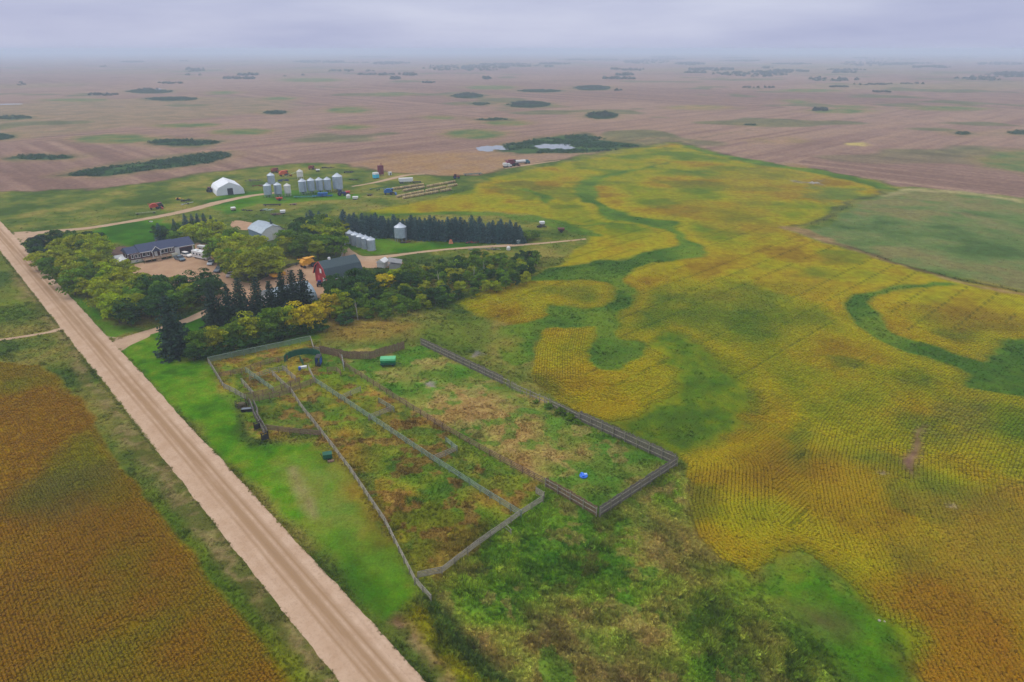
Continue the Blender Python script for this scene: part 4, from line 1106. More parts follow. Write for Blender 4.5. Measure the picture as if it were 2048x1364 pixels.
# front row: spruces, then broadleaf trees turning yellow
tree('spruce_tree', P(356, 708), 17.5, spruces[2], DEEP, 'tall lone dark spruce at the mouth of the driveway', 'spruce', None, 1.15, pole_trunk)
for i, (u, v, h) in enumerate(((433, 655, 15), (462, 656, 14), (490, 650, 15.5), (521, 646, 15), (546, 640, 13), (572, 634, 15), (592, 630, 15), (611, 624, 14.5))):
    tree('spruce_tree', P(u, v), h, spruces[i % 3], DEEP, 'tall dark spruce in the row behind the broadleaf trees of the corral side', 'spruce', 'front row of tall spruces', 1.12, pole_trunk)
for u, v, h, c, lb in ((388, 722, 5.6, DARK, 'low dark tree at the foot of the lone spruce'), (402, 712, 8.0, MID, None), (432, 706, 8.8, OLIVE, None), (455, 698, 7.2, MID, None), (478, 694, 8.4, MID, None), (505, 686, 9.2, OLIVE, None),
                       (530, 680, 8.0, MID, None), (548, 674, 9.6, MID, None), (572, 668, 8.8, OLIVE, None), (588, 664, 7.6, MID, None), (606, 664, 9.6, YEL, 'bright yellow tree, left of the yellow pair'), (630, 658, 9.2, ORA, 'golden yellow tree beside the bright yellow one'),
                       (660, 636, 8.4, ORA, 'orange turning tree in front of the barn'), (684, 632, 8.8, LIME, 'lime yellow tree right of the orange one'), (676, 640, 5.2, LIME, 'small lime green tree below the orange one')):
    tree('deciduous_tree', P(u, v), h, random.choice(crowns[:2] + crowns[3:4]), c, lb or 'green broadleaf tree in the row along the corral lawn', 'tree', None if lb else 'broadleaf row by the corral', 0.95)
for u, v, h in ((415, 716, 4), (446, 710, 4), (470, 706, 4.5), (500, 698, 4), (526, 690, 4.5), (556, 682, 4), (580, 676, 4), (618, 668, 4), (640, 662, 4), (690, 648, 4)):
    tree('bush', P(u, v), h, random.choice(bush_crowns), DARK, 'low dark bush at the foot of the broadleaf row', 'bush', 'bushes under the broadleaf row', 1.3)
for u, v, h, c, lb in ((770, 580, 6.5, YEL, 'yellow tree beside the small metal sheds'), (790, 566, 5.5, LIME, 'lime yellow tree behind the thicket near the metal shed'), (784, 612, 4, LIME, 'small lime yellow bush inside the thicket'), (725, 636, 3.6, OLIVE, 'small yellowish bush at the thicket front')):
    tree('deciduous_tree', P(u, v), h, random.choice(crowns), c, lb, 'tree', None, 1.1)
tree('poplar_tree', P(1072, 534), 6.5, poplar, MID, 'slim upright tree at the east end of the thicket', 'tree')

# the spruce shelterbelt behind the bins
for k_, (v0, v1) in enumerate(((468, 486), (462, 480))):
    for i in range(40):
        t = i / 39 + random.uniform(-.006, .006); u = 690 + (1040 - 690) * t
        tree('spruce_tree', P(u, v0 + (v1 - v0) * max(t, 0) ** 0.8 + random.uniform(-1, 1)), random.choice((random.uniform(7, 9), random.uniform(8.2, 10.5))) * (0.9 if i > 35 else 1), random.choice(spruces), BLUE,
             'blue green spruce in the %s row of the shelterbelt, %s' % (('front', 'back')[k_], 'behind the bins' if t < .34 else 'middle stretch' if t < .67 else 'far end by the lane'), 'spruce', 'spruce shelterbelt', 1.5, pole_trunk)
for u, v in ((618, 458), (626, 460), (634, 461), (642, 462), (650, 463), (658, 465), (640, 456), (628, 455), (652, 459)):
    tree('spruce_tree', P(u, v + 6), random.uniform(9, 11), random.choice(spruces), BLUE, 'dark spruce in the clump at the west end of the shelterbelt', 'spruce', 'west end spruce clump', 1.1, pole_trunk)
for u, v in ((668, 472), (678, 468), (688, 472)):
    tree('deciduous_tree', P(u, v), random.uniform(6, 7.5), random.choice(crowns), OLIVE, 'yellowish tree between the spruce clump and the shelterbelt', 'tree', 'yellowish trees at the shelterbelt', 1.0)
for u, v in ((1048, 482), (1060, 480), (1070, 478)):
    tree('bush', P(u, v), random.uniform(3.5, 5), random.choice(bush_crowns), MID, 'green bush at the east end of the spruce shelterbelt', 'bush', 'bushes ending the shelterbelt', 1.2)

for u, v, h in ((1072, 806, 1.1), (1096, 816, 1.4), (1120, 828, 1.6), (1140, 838, 1.4), (1154, 848, 1.2)):
    tree('bush', P(u, v), h, random.choice(bush_crowns), MID, 'small green bush overgrowing the gap in the long slab fence', 'bush', 'bushes over the slab fence', 1.5)
# bare pale trunks in the thicket
for i, (u, v) in enumerate(((880, 578), (947, 566), (970, 560), (716, 640))):
    e = empty('dead_tree', P(u, v), random.uniform(0, 6), 'bare pale dead tree trunk standing in the dark thicket', 'dead tree', 'dead trees in the thicket')
    b = MB(); lx, ly = random.uniform(-1.2, 1.2), random.uniform(-.5, .5)
    b.cyl((0, 0, -.1), (lx * .5, ly * .5, 3.6), .13, .1, 6); b.cyl((lx * .5, ly * .5, 3.6), (lx, ly, 6.6), .1, .03, 6)
    b.build('trunk', pale_bark, e)
    b = MB(); b.cyl((lx * .5, ly * .5, 3.6), (lx * .5 - .9, ly, 5.4), .05, .02, 5); b.cyl((lx * .6, ly * .6, 4.4), (lx + .9, ly + .4, 6.0), .04, .02, 5)
    b.build('limb', pale_bark, e)
# ------------------------------------------------------------------ fences of the corral
wood = [mm('weathered_wood', 138, 132, 118, scale=3, vary=0.3), mm('grey_wood', 112, 106, 98, scale=3, vary=0.3), mm('brown_wood', 122, 98, 78, scale=3, vary=0.3)]
green_pipe = mm('pale_green_pipe', 120, 138, 120, rough=0.5, vary=0.25)
_post = {}
def post_mesh(h, r, mt):
    if (h, r, mt.name) not in _post:
        me = MB().cyl((0, 0, -0.3), (0, 0, h), r, r * 0.9, 6).mesh('post'); me.materials.append(mt); _post[(h, r, mt.name)] = me
    return _post[(h, r, mt.name)]

def rail_fence(px, label, h=1.5, rails=4, step=2.6, mt=None, top_cap=False, group=None):
    mt = mt or wood[0]; p = W(px); o = p[0]
    e = empty('rail_fence', o, 0, label, 'fence', group)
    for i in range(len(p) - 1):
        a, b = p[i] - o, p[i + 1] - o; L = float(np.linalg.norm(b - a)); n = max(1, round(L / step))
        t = (b - a) / L; nn = np.array((-t[1], t[0])) * 0.1
        for k in range(n + (1 if i == len(p) - 2 else 0)):
            q = a + (b - a) * k / n
            c = bpy.data.objects.new('post', post_mesh(h + 0.12, 0.09, mt)); COL.objects.link(c); c.parent = e
            c.location = (q[0], q[1], random.uniform(-.06, .05)); c.rotation_euler = (random.gauss(0, .03), random.gauss(0, .03), 0)
        for r_ in range(rails):
            m_ = MB(); z = h * (0.28 + 0.7 * r_ / max(1, rails - 1)); prev = None
            for k in range(n + 1):
                q = a + (b - a) * k / n + nn * random.uniform(0.7, 1.3); w = (q[0], q[1], z + random.gauss(0, .025))
                if prev: m_.bar(prev, w, .07, .12)
                prev = w
            m_.build('rail', mt, e)
        if top_cap:
            m_ = MB(); prev = None
            for k in range(n + 1):
                q = a + (b - a) * k / n; w = (q[0], q[1], h + .16 + random.gauss(0, .02))
                if prev: m_.bar(prev, w, .17, .06)
                prev = w
            m_.build('cap_rail', mt, e)
    return e

def slab_fence(px, label, h=2.5, mt=None, inner=1, gaps=0.05, board=0.2, broken=None):
    """windbreak of upright slabs on two rails"""
    mt = mt or wood[1]; p = W(px); o = p[0]
    e = empty('windbreak_fence', o, 0, label, 'fence')
    B = MB()
    for i in range(len(p) - 1):
        a, b = p[i] - o, p[i + 1] - o; L = float(np.linalg.norm(b - a)); t = (b - a) / L; nn = np.array((-t[1], t[0])) * inner
        s = 0.0; rz = math.atan2(t[1], t[0])
        while s < L:
            w = board * random.uniform(.75, 1.2); q = a + t * (s + w / 2); f = (s / L)
            hh = h * random.uniform(.9, 1.04)
            if broken and i in broken and broken[i][0] < f < broken[i][1]:
                if random.random() < 0.45: s += w + gaps; continue
                hh *= random.uniform(.5, 1.0)
            B.box(q[0], q[1], 0.0, w, .035, hh, rz + random.gauss(0, .03))
            s += w + gaps * random.uniform(.3, 1.8)
        n = max(1, round(L / 2.9))
        for k in range(n + (1 if i == len(p) - 2 else 0)):
            q = a + (b - a) * k / n + nn * .2
            c = bpy.data.objects.new('post', post_mesh(h * 0.9, 0.1, wood[0])); COL.objects.link(c); c.parent = e; c.location = (q[0], q[1], 0)
        for z in (.7, h * .72):
            m_ = MB(); q0, q1 = a + nn * .09, b + nn * .09
            m_.bar((q0[0], q0[1], z), (q1[0], q1[1], z), .09, .16); m_.build('rail', wood[0], e)
    tag(B.build('boards', mt, e), kind='stuff')
    return e

slab_fence([(843, 690), (1020, 775)], 'grey windbreak fence of upright slabs on the far side of the paddock, west half', 2.3, wood[1], -1, broken={0: (.93, 1.0)})
slab_fence([(1024, 778), (1100, 812)], 'tumbledown stretch of slab fence with pale broken boards', 2.2, wood[0], -1, gaps=.2, broken={0: (.1, .95)})
slab_fence([(1102, 813), (1158, 841)], 'overgrown dark stretch of slab fence half hidden by bushes', 2.0, wood[1], -1, gaps=.12)
slab_fence([(1160, 842), (1350, 930)], 'dark windbreak fence of upright slabs running to the paddock corner', 2.6, wood[1], -1)
slab_fence([(1352, 932), (1198, 1034)], 'grey slab fence closing the near east side of the paddock', 2.4, wood[1], 1)
slab_fence([(1194, 1033), (1092, 973)], 'brown slab fence at the near corner of the paddock', 2.2, wood[2], 1)
slab_fence([(640, 706), (700, 718), (740, 718), (808, 698)], 'bowed brown slab fence behind the green wagon', 2.3, wood[2], 1)

rail_fence([(417, 727), (622, 683)], 'pale green panel fence along the lawn at the top of the pens', 1.6, 5, 3.0, green_pipe, True)
rail_fence([(622, 683), (628, 704), (640, 706)], 'short rail fence closing the top corner of the pens', 1.4, 4, 2.6, wood[0], True)
rail_fence([(417, 727), (432, 752), (448, 778), (472, 790), (492, 802)], 'crooked grey rail fence on the lawn side of the small pens', 1.5, 5, 2.4, wood[0])
rail_fence([(498, 808), (560, 796), (622, 772), (632, 766)], 'double brown rail fence between the small pens and the long pens, near side', 1.7, 5, 2.4, wood[2])
rail_fence([(490, 800), (545, 790), (600, 768)], 'double brown rail fence between the small pens and the long pens, far side', 1.7, 5, 2.4, wood[2])
rail_fence([(484, 768), (508, 795)], 'short rail fence dividing the small pens, nearest the lawn', 1.5, 4, 2.4, wood[0])
rail_fence([(492, 746), (548, 786)], 'pale green divider across the small pens', 1.5, 4, 2.6, green_pipe)
rail_fence([(545, 752), (578, 784)], 'grey divider across the small pens right of the green one', 1.5, 4, 2.6, wood[0])
rail_fence([(566, 742), (592, 764)], 'short grey divider nearest the cattle chute', 1.5, 4, 2.6, wood[0])
rail_fence([(440, 756), (484, 748), (540, 728), (575, 722)], 'brushy brown rail fence across the upper pens', 1.5, 4, 2.6, wood[2])
rail_fence([(500, 762), (540, 748), (575, 742)], 'faint rail fence in the middle of the small pens', 1.4, 3, 2.6, wood[0])
rail_fence([(500, 810), (506, 826), (510, 838), (520, 856), (530, 874)], 'dark grey loading alley fence, left rail', 1.6, 5, 1.8, wood[1])
rail_fence([(508, 812), (516, 828), (514, 836), (524, 852), (535, 872)], 'dark grey loading alley fence, right rail', 1.6, 5, 1.8, wood[1])
rail_fence([(534, 862), (580, 868), (642, 874)], 'brown rail fence running from the loading alley to the long fence', 1.5, 6, 2.6, wood[2])
rail_fence([(580, 784), (605, 822), (640, 866), (700, 945), (770, 1050), (830, 1170), (862, 1206)], 'long pale rail fence along the mown lawn', 1.5, 4, 2.8, wood[0])
rail_fence([(632, 768), (740, 840), (860, 920), (960, 985), (1042, 1036)], 'long grey green rail fence down the middle of the pens', 1.5, 4, 2.8, green_pipe)
rail_fence([(688, 734), (800, 806), (900, 868), (1000, 924), (1092, 972)], 'long brown rail fence between the pens and the paddock', 1.5, 4, 2.8, wood[2])
rail_fence([(836, 1160), (884, 1150), (960, 1092), (1042, 1034), (1086, 1006), (1088, 998), (1072, 988)], 'grey rail fence closing the near end of the pens with a rounded corner', 1.5, 5, 2.6, wood[0])
rail_fence([(682, 802), (722, 784)], 'short cross fence in the middle pen, upper', 1.4, 4, 2.6, wood[0])
rail_fence([(738, 842), (782, 824)], 'short cross fence in the middle pen, lower', 1.4, 4, 2.6, wood[0])
rail_fence([(758, 806), (788, 824)], 'pale loose panel lying along the middle pen', 1.2, 3, 2.6, green_pipe)
rail_fence([(868, 924), (914, 904)], 'cross fence near the bottom of the middle pen', 1.4, 4, 2.6, wood[0])
rail_fence([(892, 886), (914, 904)], 'short pale gate panel at the lower cross fence', 1.3, 4, 2.6, green_pipe)
rail_fence([(1008, 1056), (1022, 1070)], 'short broken fence stub outside the near corner of the pens', 1.0, 2, 2.4, wood[0])
rail_fence([(632, 768), (622, 748), (618, 740)], 'rail fence from the chute down to the long fences', 1.5, 5, 2.4, wood[0])
rail_fence([(650, 704), (678, 716), (690, 735)], 'rail fence linking the bowed slab fence to the pens', 1.5, 4, 2.6, wood[2])
rail_fence([(655, 744), (674, 744), (682, 752)], 'short plank pen beside the cattle chute', 1.3, 4, 2.0, wood[2])
rail_fence([(684, 722), (688, 742)], 'pale upright gate near the cattle chute', 1.8, 5, 2.6, mm('galvanised', 176, 180, 176, rough=0.4, metal=0.6))

# cattle chute: curved green sweep tub and squeeze gate
green_paint = mm('green_paint', 22, 84, 62, rough=0.5, vary=0.2)
blue_paint = mm('blue_paint', 38, 84, 168, rough=0.45)
white_paint = mm('white_paint', 206, 206, 204, rough=0.5, vary=0.1)
black_rubber = mm('tyre_rubber', 26, 26, 28, rough=0.85)
dark_steel = mm('dark_steel', 58, 58, 62, rough=0.55, metal=0.4)
rust = mm('rust', 112, 62, 40, rough=0.9, vary=0.35)
c0 = P(606, 724); e = empty('cattle_chute', c0, 0, 'dark green curved cattle handling tub and chute in the pens', 'cattle chute')
for i in range(9):
    a0, a1 = math.radians(10 + i * 20), math.radians(10 + (i + 1) * 20); R_ = 4.6
    b = MB(); p0, p1 = (R_ * math.cos(a0), R_ * math.sin(a0)), (R_ * math.cos(a1), R_ * math.sin(a1))
    b.box((p0[0] + p1[0]) / 2, (p0[1] + p1[1]) / 2, 0.15, math.dist(p0, p1) - .05, .06, 1.6, math.atan2(p1[1] - p0[1], p1[0] - p0[0]))
    b.build('side_panel', green_paint, e)
    MB().box(p0[0], p0[1], 0, .12, .12, 2.0).build('post', green_paint, e)
b = MB(); [b.bar((4.6 * math.cos(math.radians(10 + i * 20)), 4.6 * math.sin(math.radians(10 + i * 20)), 1.9), (4.6 * math.cos(math.radians(30 + i * 20)), 4.6 * math.sin(math.radians(30 + i * 20)), 1.9), .12) for i in range(9)]
b.build('top_pipe', green_paint, e)
b = MB(); b.box(4.6, -1.6, 0, 1.2, 2.4, .25); [b.box(4.6 + sx * .55, -1.6 + sy * 1.1, 0.25, .12, .12, 2.1) for sx in (-1, 1) for sy in (-1, 1)]; b.box(4.6, -1.6, 2.35, 1.3, 2.5, .12); b.build('squeeze_frame', dark_steel, e)
b = MB(); b.box(4.05, -1.6, .4, .05, 2.2, 1.5); b.box(5.15, -1.6, .4, .05, 2.2, 1.5); b.build('squeeze_side', blue_paint, e)
MB().box(0, -1.0, .1, .08, 4.2, 1.5, 0.5).build('swing_gate', green_paint, e)
e = empty('water_trough', P(606, 736), 0.4, 'white trough with a blue drum beside the cattle chute', 'trough')
MB().box(0, 0, 0, 1.8, .8, .5, 0, 1.08).build('basin', white_paint, e)
MB().cyl((-.9, -1.0, 0), (-.9, -1.0, .9), .32, .32, 12).build('drum', blue_paint, e)

def bush_pile(u, v, label):
    e = empty('scrap_pile', P(u, v), 0, label, 'scrap')
    b = MB()
    for i in range(26):
        a = (random.uniform(-1.6, 1.6), random.uniform(-1, 1), random.uniform(.05, .8)); an = random.uniform(0, 6)
        b.bar(a, (a[0] + 1.4 * math.cos(an), a[1] + 1.4 * math.sin(an), a[2] + random.uniform(-.3, .5)), .12)
    tag(b.build('sticks', wood[2], e), kind='stuff')
    return e
def feeder(u, v, label, mt, s=1.0):
    e = empty('bale_feeder', P(u, v), 0.5, label, 'feeder')
    for z in (.15, .65, 1.15):
        b = MB(); n = 14
        [b.bar((s * math.cos(2 * PI * i / n), s * math.sin(2 * PI * i / n), z), (s * math.cos(2 * PI * (i + 1) / n), s * math.sin(2 * PI * (i + 1) / n), z), .08) for i in range(n)]
        b.build('hoop', mt, e)
    for i in range(8):
        MB().bar((s * math.cos(PI * i / 4), s * math.sin(PI * i / 4), 0), (s * math.cos(PI * i / 4), s * math.sin(PI * i / 4), 1.2), .07).build('upright', mt, e)
    b = MB(); b.cyl((0, 0, 0), (0, 0, .7), s * .8, s * .6, 12); b.build('hay', mm('old_hay', 78, 68, 40, vary=.4), e)
    return e
black_paint = mm('black_paint', 30, 32, 32, rough=.6)
feeder(484, 812, 'black round bale feeder on the lawn beside the small pens', black_paint, 1.4)
e = empty('water_tank', P(496, 822), .2, 'low black stock tank on the lawn beside the bale feeder', 'tank')
MB().box(0, 0, 0, 2.6, 1.0, .7, 0, 1.06).build('tank_wall', black_paint, e); MB().box(0, 0, .702, 2.5, .9, .02).build('water_surface', water, e)
for u, v, lb in ((516, 858, 'black post winch on the outer side of the loading alley'), (531, 880, 'black loading ramp gate at the foot of the alley')):
    e = empty('alley_gate', P(u, v), .8, lb, 'gate')
    for s_ in (-1, 1): MB().box(s_ * .7, 0, 0, .18, .18, 1.9).build('post', black_paint, e)
    for z in (.4, .8, 1.2, 1.6): MB().box(0, 0, z, 1.4, .08, .14).build('bar', black_paint, e)
    MB().box(0, -.15, .1, 1.2, .05, 1.2).build('panel', dark_steel, e)

# ------------------------------------------------------------------ wheels, wagons and carts
_wh = {}
def wheel(parent, x, y, r, w=.3, rim=None):
    key = (round(r, 2), round(w, 2))
    if key not in _wh:
        a = MB().cyl((0, -w / 2, 0), (0, w / 2, 0), r, r, 16).mesh('tyre'); a.materials.append(black_rubber)
        b = MB().cyl((0, -w / 2 - .01, 0), (0, w / 2 + .01, 0), r * .5, r * .5, 12).mesh('rim'); b.materials.append(rim or dark_steel)
        _wh[key] = (a, b)
    o = bpy.data.objects.new('wheel', None); o.empty_display_size = .3; COL.objects.link(o); o.parent = parent; o.location = (x, y, r)
    for nm, me in zip(('tyre', 'rim'), _wh[key]):
        c = bpy.data.objects.new(nm, me); COL.objects.link(c); c.parent = o
e = empty('feed_wagon', P(777, 730), math.radians(5), 'bright green feed wagon standing in the paddock', 'wagon')
bright_green = mm('bright_green_paint', 30, 138, 84, rough=.45, vary=.15)
b = MB(); b.prism_x([(-1.0, 1.15), (-.75, .8), (.75, .8), (1.0, 1.15), (1.15, 1.75), (-1.15, 1.75)], -1.9, 1.9); b.build('hopper', bright_green, e)
b = MB(); b.prism_x([(-1.2, 1.752), (1.2, 1.752), (.95, 2.15), (-.95, 2.15)], -1.95, 1.95); b.build('cover', mm('pale_green_paint', 88, 172, 118, rough=.5, vary=.12), e)
b = MB(); b.box(0, -1.15, .62, 3.9, .5, .35); b.build('feed_trough', green_paint, e)
MB().box(0, 0, .55, 3.6, .9, .22).build('chassis', dark_steel, e)
MB().bar((1.8, 0, .6), (3.2, 0, .35), .12).build('drawbar', dark_steel, e)
for x in (-1.3, 1.3):
    for y in (-.85, .85): wheel(e, x, y, .45, .26)
e = empty('creep_feeder', P(656, 920), .3, 'small dark green feeder cart on the lawn by the long fence', 'feeder')
b = MB(); b.box(0, 0, .5, 1.5, 1.1, .3, 0, 1.2); b.box(0, 0, .8, 1.7, 1.3, .7, 0, 1.0); b.build('bin', green_paint, e)
b = MB(); b.box(0, 0, 1.503, 1.8, 1.4, .12); b.build('lid', green_paint, e)
MB().bar((-.9, .2, .4), (-1.3, .3, 1.6), .07).build('handle', dark_steel, e)
MB().box(.5, -.9, .1, 1.2, .4, .3).build('tray', mm('pale_wood', 150, 120, 100), e)
for y in (-.6, .6): wheel(e, .3, y, .35, .2)
e = empty('mineral_feeder', P(1167, 953), .2, 'blue plastic mineral feeder tub in the paddock corner', 'feeder')
bright_blue = mm('bright_blue_plastic', 52, 112, 220, rough=.4)
b = MB(); b.lathe(0, 0, [(.75, 0), (.8, .25), (.55, .45)], 14); b.build('tub', bright_blue, e)
for i in range(3):
    a = 2 * PI * i / 3; b = MB(); b.box(.38 * math.cos(a), .38 * math.sin(a), .46, .6, .5, .12, a); b.build('flap', bright_blue if i else mm('pale_blue_plastic', 150, 180, 226), e)
# ------------------------------------------------------------------ house
A1 = math.radians(44.0)                                    # the farm's buildings stand on the survey grid
roof_blue = mm('blue_grey_shingle', 58, 66, 92, rough=.85, scale=5, vary=.22)
brick = mm('maroon_siding', 84, 54, 60, rough=.85, scale=4, vary=.2)
trim = mm('white_trim', 214, 214, 214, rough=.6, vary=.06)
cream = mm('cream_skirting', 196, 194, 176, rough=.7, vary=.1)
glass = mat('window_glass', (.03, .04, .05, 1), rough=.08, vary=.1, spec=.6)
deck_wood = mm('deck_wood', 150, 124, 100, scale=4, vary=.25)
e = empty('house', P(262, 527), A1, 'long low house with blue grey roof, maroon walls and front deck', 'house')
L_, D_ = 23.6, 8.6
MB().box(8.2, D_ / 2, 0, 16.4, D_, 1.1).build('foundation', cream, e)
MB().box(8.2, D_ / 2, 1.102, 16.3, D_ - .1, 2.5).build('wall', brick, e)
g = MB(); g.box(20.0, D_ / 2, 0, 7.2, D_ + .6, 3.1); g.build('garage_wall', trim, e)
def gable_x(x0, x1, y0, y1, z, zr, t=.16, hip=0.0):
    """roof with its ridge along x"""
    ym = (y0 + y1) / 2; b = MB()
    lo = [(x0, y0, z), (x1, y0, z), (x1, y1, z), (x0, y1, z)]; hi = [(x0 + hip, ym, zr), (x1 - hip, ym, zr)]
    vs = lo + hi + [(p[0], p[1], p[2] - t) for p in lo]
    return b.add(vs, [(0, 1, 5, 4), (2, 3, 4, 5), (1, 2, 5), (3, 0, 4), (7, 6, 1, 0), (8, 7, 1, 2)[::1], (9, 8, 2, 3), (6, 9, 3, 0), (6, 7, 8, 9)])
rf = gable_x(-.6, 4.6, .2, D_ - .1, 3.62, 5.3).build('roof', roof_blue, e)
rf = gable_x(3.6, 17.0, -.6, D_ + .6, 3.64, 5.75).build('roof', roof_blue, e)
MB().box(12, D_ * .62, 5.0, .6, .6, 1.1).build('chimney', mm('chimney_grey', 92, 90, 92), rf)
gr = gable_x(16.2, 24.1, -.7, D_ + 1.0, 3.2, 5.5).build('roof', roof_blue, e)
# fascia boards and gable ends
for x0, x1, y, z in ((-.6, 3.6, .19, 3.45), (3.6, 16.2, -.61, 3.46), (16.2, 24.1, -.71, 3.02)):
    MB().box((x0 + x1) / 2, y - .03, z - .05, x1 - x0, .05, .22).build('fascia', trim, e)
b = MB(); b.prism_x([(.6, 3.1), (D_ + .4, 3.1), (D_ / 2 + .3, 5.2)], 23.6, 23.75); b.build('gable', trim, e)
b = MB(); b.prism_x([(.4, 3.6), (D_ - .3, 3.6), (D_ / 2 + .05, 5.0)], 0.02, .12); b.build('gable', brick, e)
# entry gable over the deck
en = MB(); en.prism_y([(8.0, 3.3), (10.8, 3.3), (9.4, 4.9)], -1.0, -.7); en.build('entry_gable', brick, e)
er = MB(); er.add([(7.6, -1.2, 3.2), (9.4, -1.2, 5.1), (11.2, -1.2, 3.2), (7.6, 3.4, 3.2), (9.4, 3.4, 5.1), (11.2, 3.4, 3.2)], [(0, 1, 4, 3), (1, 2, 5, 4), (0, 2, 1), (3, 4, 5), (0, 3, 5, 2)]); er.build('entry_roof', roof_blue, e)
for x0, x1 in ((7.5, 9.4), (11.3, 9.4)):
    MB().bar((x0, -1.24, 3.15), (x1, -1.24, 5.12), .08, .22).build('verge_board', trim, e)
for x in (8.0, 10.8): MB().box(x, -1.0, 1.1, .22, .22, 2.2).build('porch_post', trim, e)
d = MB().box(9.4, -.03, 1.12, 1.1, .08, 2.1).build('door', trim, e); MB().box(9.75, -.09, 2.0, .08, .06, .12).build('handle', dark_steel, d)
def window(e, x, y, z, w, h, axis='x'):
    s = (w, .1, h) if axis == 'x' else (.1, w, h); o = MB().box(x, y, z, *s).build('window', trim, e)
    q = (w - .22, .12, h - .22) if axis == 'x' else (.12, w - .22, h - .22)
    MB().box(x, y, z + .11, *q).build('pane', glass, o)
    s = (w + .1, .18, .07) if axis == 'x' else (.18, w + .1, .07); MB().box(x, y, z - .071, *s).build('sill', trim, o)
for x, w in ((1.0, .9), (2.3, .9), (3.4, .8), (5.2, 1.3), (6.7, 1.0), (11.9, 1.2), (13.3, 1.2), (14.9, .8), (15.7, .6)):
    window(e, x, -.02, 1.75, w, 1.5)
for y in (2.5, 5.5): window(e, -.02, y, 1.75, 1.1, 1.3, 'y')
window(e, 2.2, -.02, .25, 1.2, .6)
gd = MB().box(20.6, -.36, 0.02, 4.9, .1, 2.45).build('garage_door', mm('dark_maroon_door', 48, 34, 42, vary=.15), e)
for z in (.6, 1.2, 1.8): MB().box(20.6, -.42, z, 4.8, .02, .05).build('panel_line', brick, gd)
for x in (17.9, 23.3): MB().box(x, -.38, 0, .35, .12, 2.9).build('garage_trim', trim, e)
MB().box(20.6, -.38, 2.5, 5.0, .12, .3).build('garage_trim', mm('maroon_band', 118, 62, 74), e)
# deck with posts and rails
MB().box(9.0, -1.8, .98, 10.0, 3.4, .14).build('deck', deck_wood, e)
for x in (4.1, 6.5, 8.2, 9.9, 12, 13.9): MB().box(x, -3.4, 0, .14, .14, 2.1).build('deck_post', deck_wood, e)
for z in (1.5, 2.05):
    MB().box(6.1, -3.4, z, 4.0, .08, .09).build('deck_rail', deck_wood, e); MB().box(12.0, -3.4, z, 4.0, .08, .09).build('deck_rail', deck_wood, e)
for k in range(4): MB().box(9.05, -3.7 - .3 * k, 0, 1.6, .3, .85 - .2 * k).build('step', deck_wood, e)
MB().box(15.6, -.9, 0, 2.4, 1.6, 1.2).build('side_landing', cream, e)
# white garden pavilion tent beside the house
e = empty('party_tent', P(246, 530), A1 + .3, 'white round garden tent left of the house', 'tent')
b = MB(); b.lathe(0, 0, [(2.4, 1.8), (1.4, 2.5), (.25, 3.3)], 12); b.build('canopy', white_paint, e)
for i in range(6): MB().box(2.3 * math.cos(i * PI / 3), 2.3 * math.sin(i * PI / 3), 0, .1, .1, 1.8).build('leg', trim, e)
b = MB(); b.lathe(0, 0, [(2.41, 1.45), (2.41, 1.8)], 12); b.build('valance', trim, e)
e = empty('garden_shed', P(238, 524), A1, 'small white shed behind the round garden tent', 'shed')
MB().box(0, 0, 0, 3.2, 2.6, 1.9).build('wall', white_paint, e); gable_x(-1.8, 1.8, -1.5, 1.5, 1.95, 2.7, .08).build('roof', trim, e)
MB().box(.4, -1.32, .02, .9, .06, 1.6).build('door', cream, e)

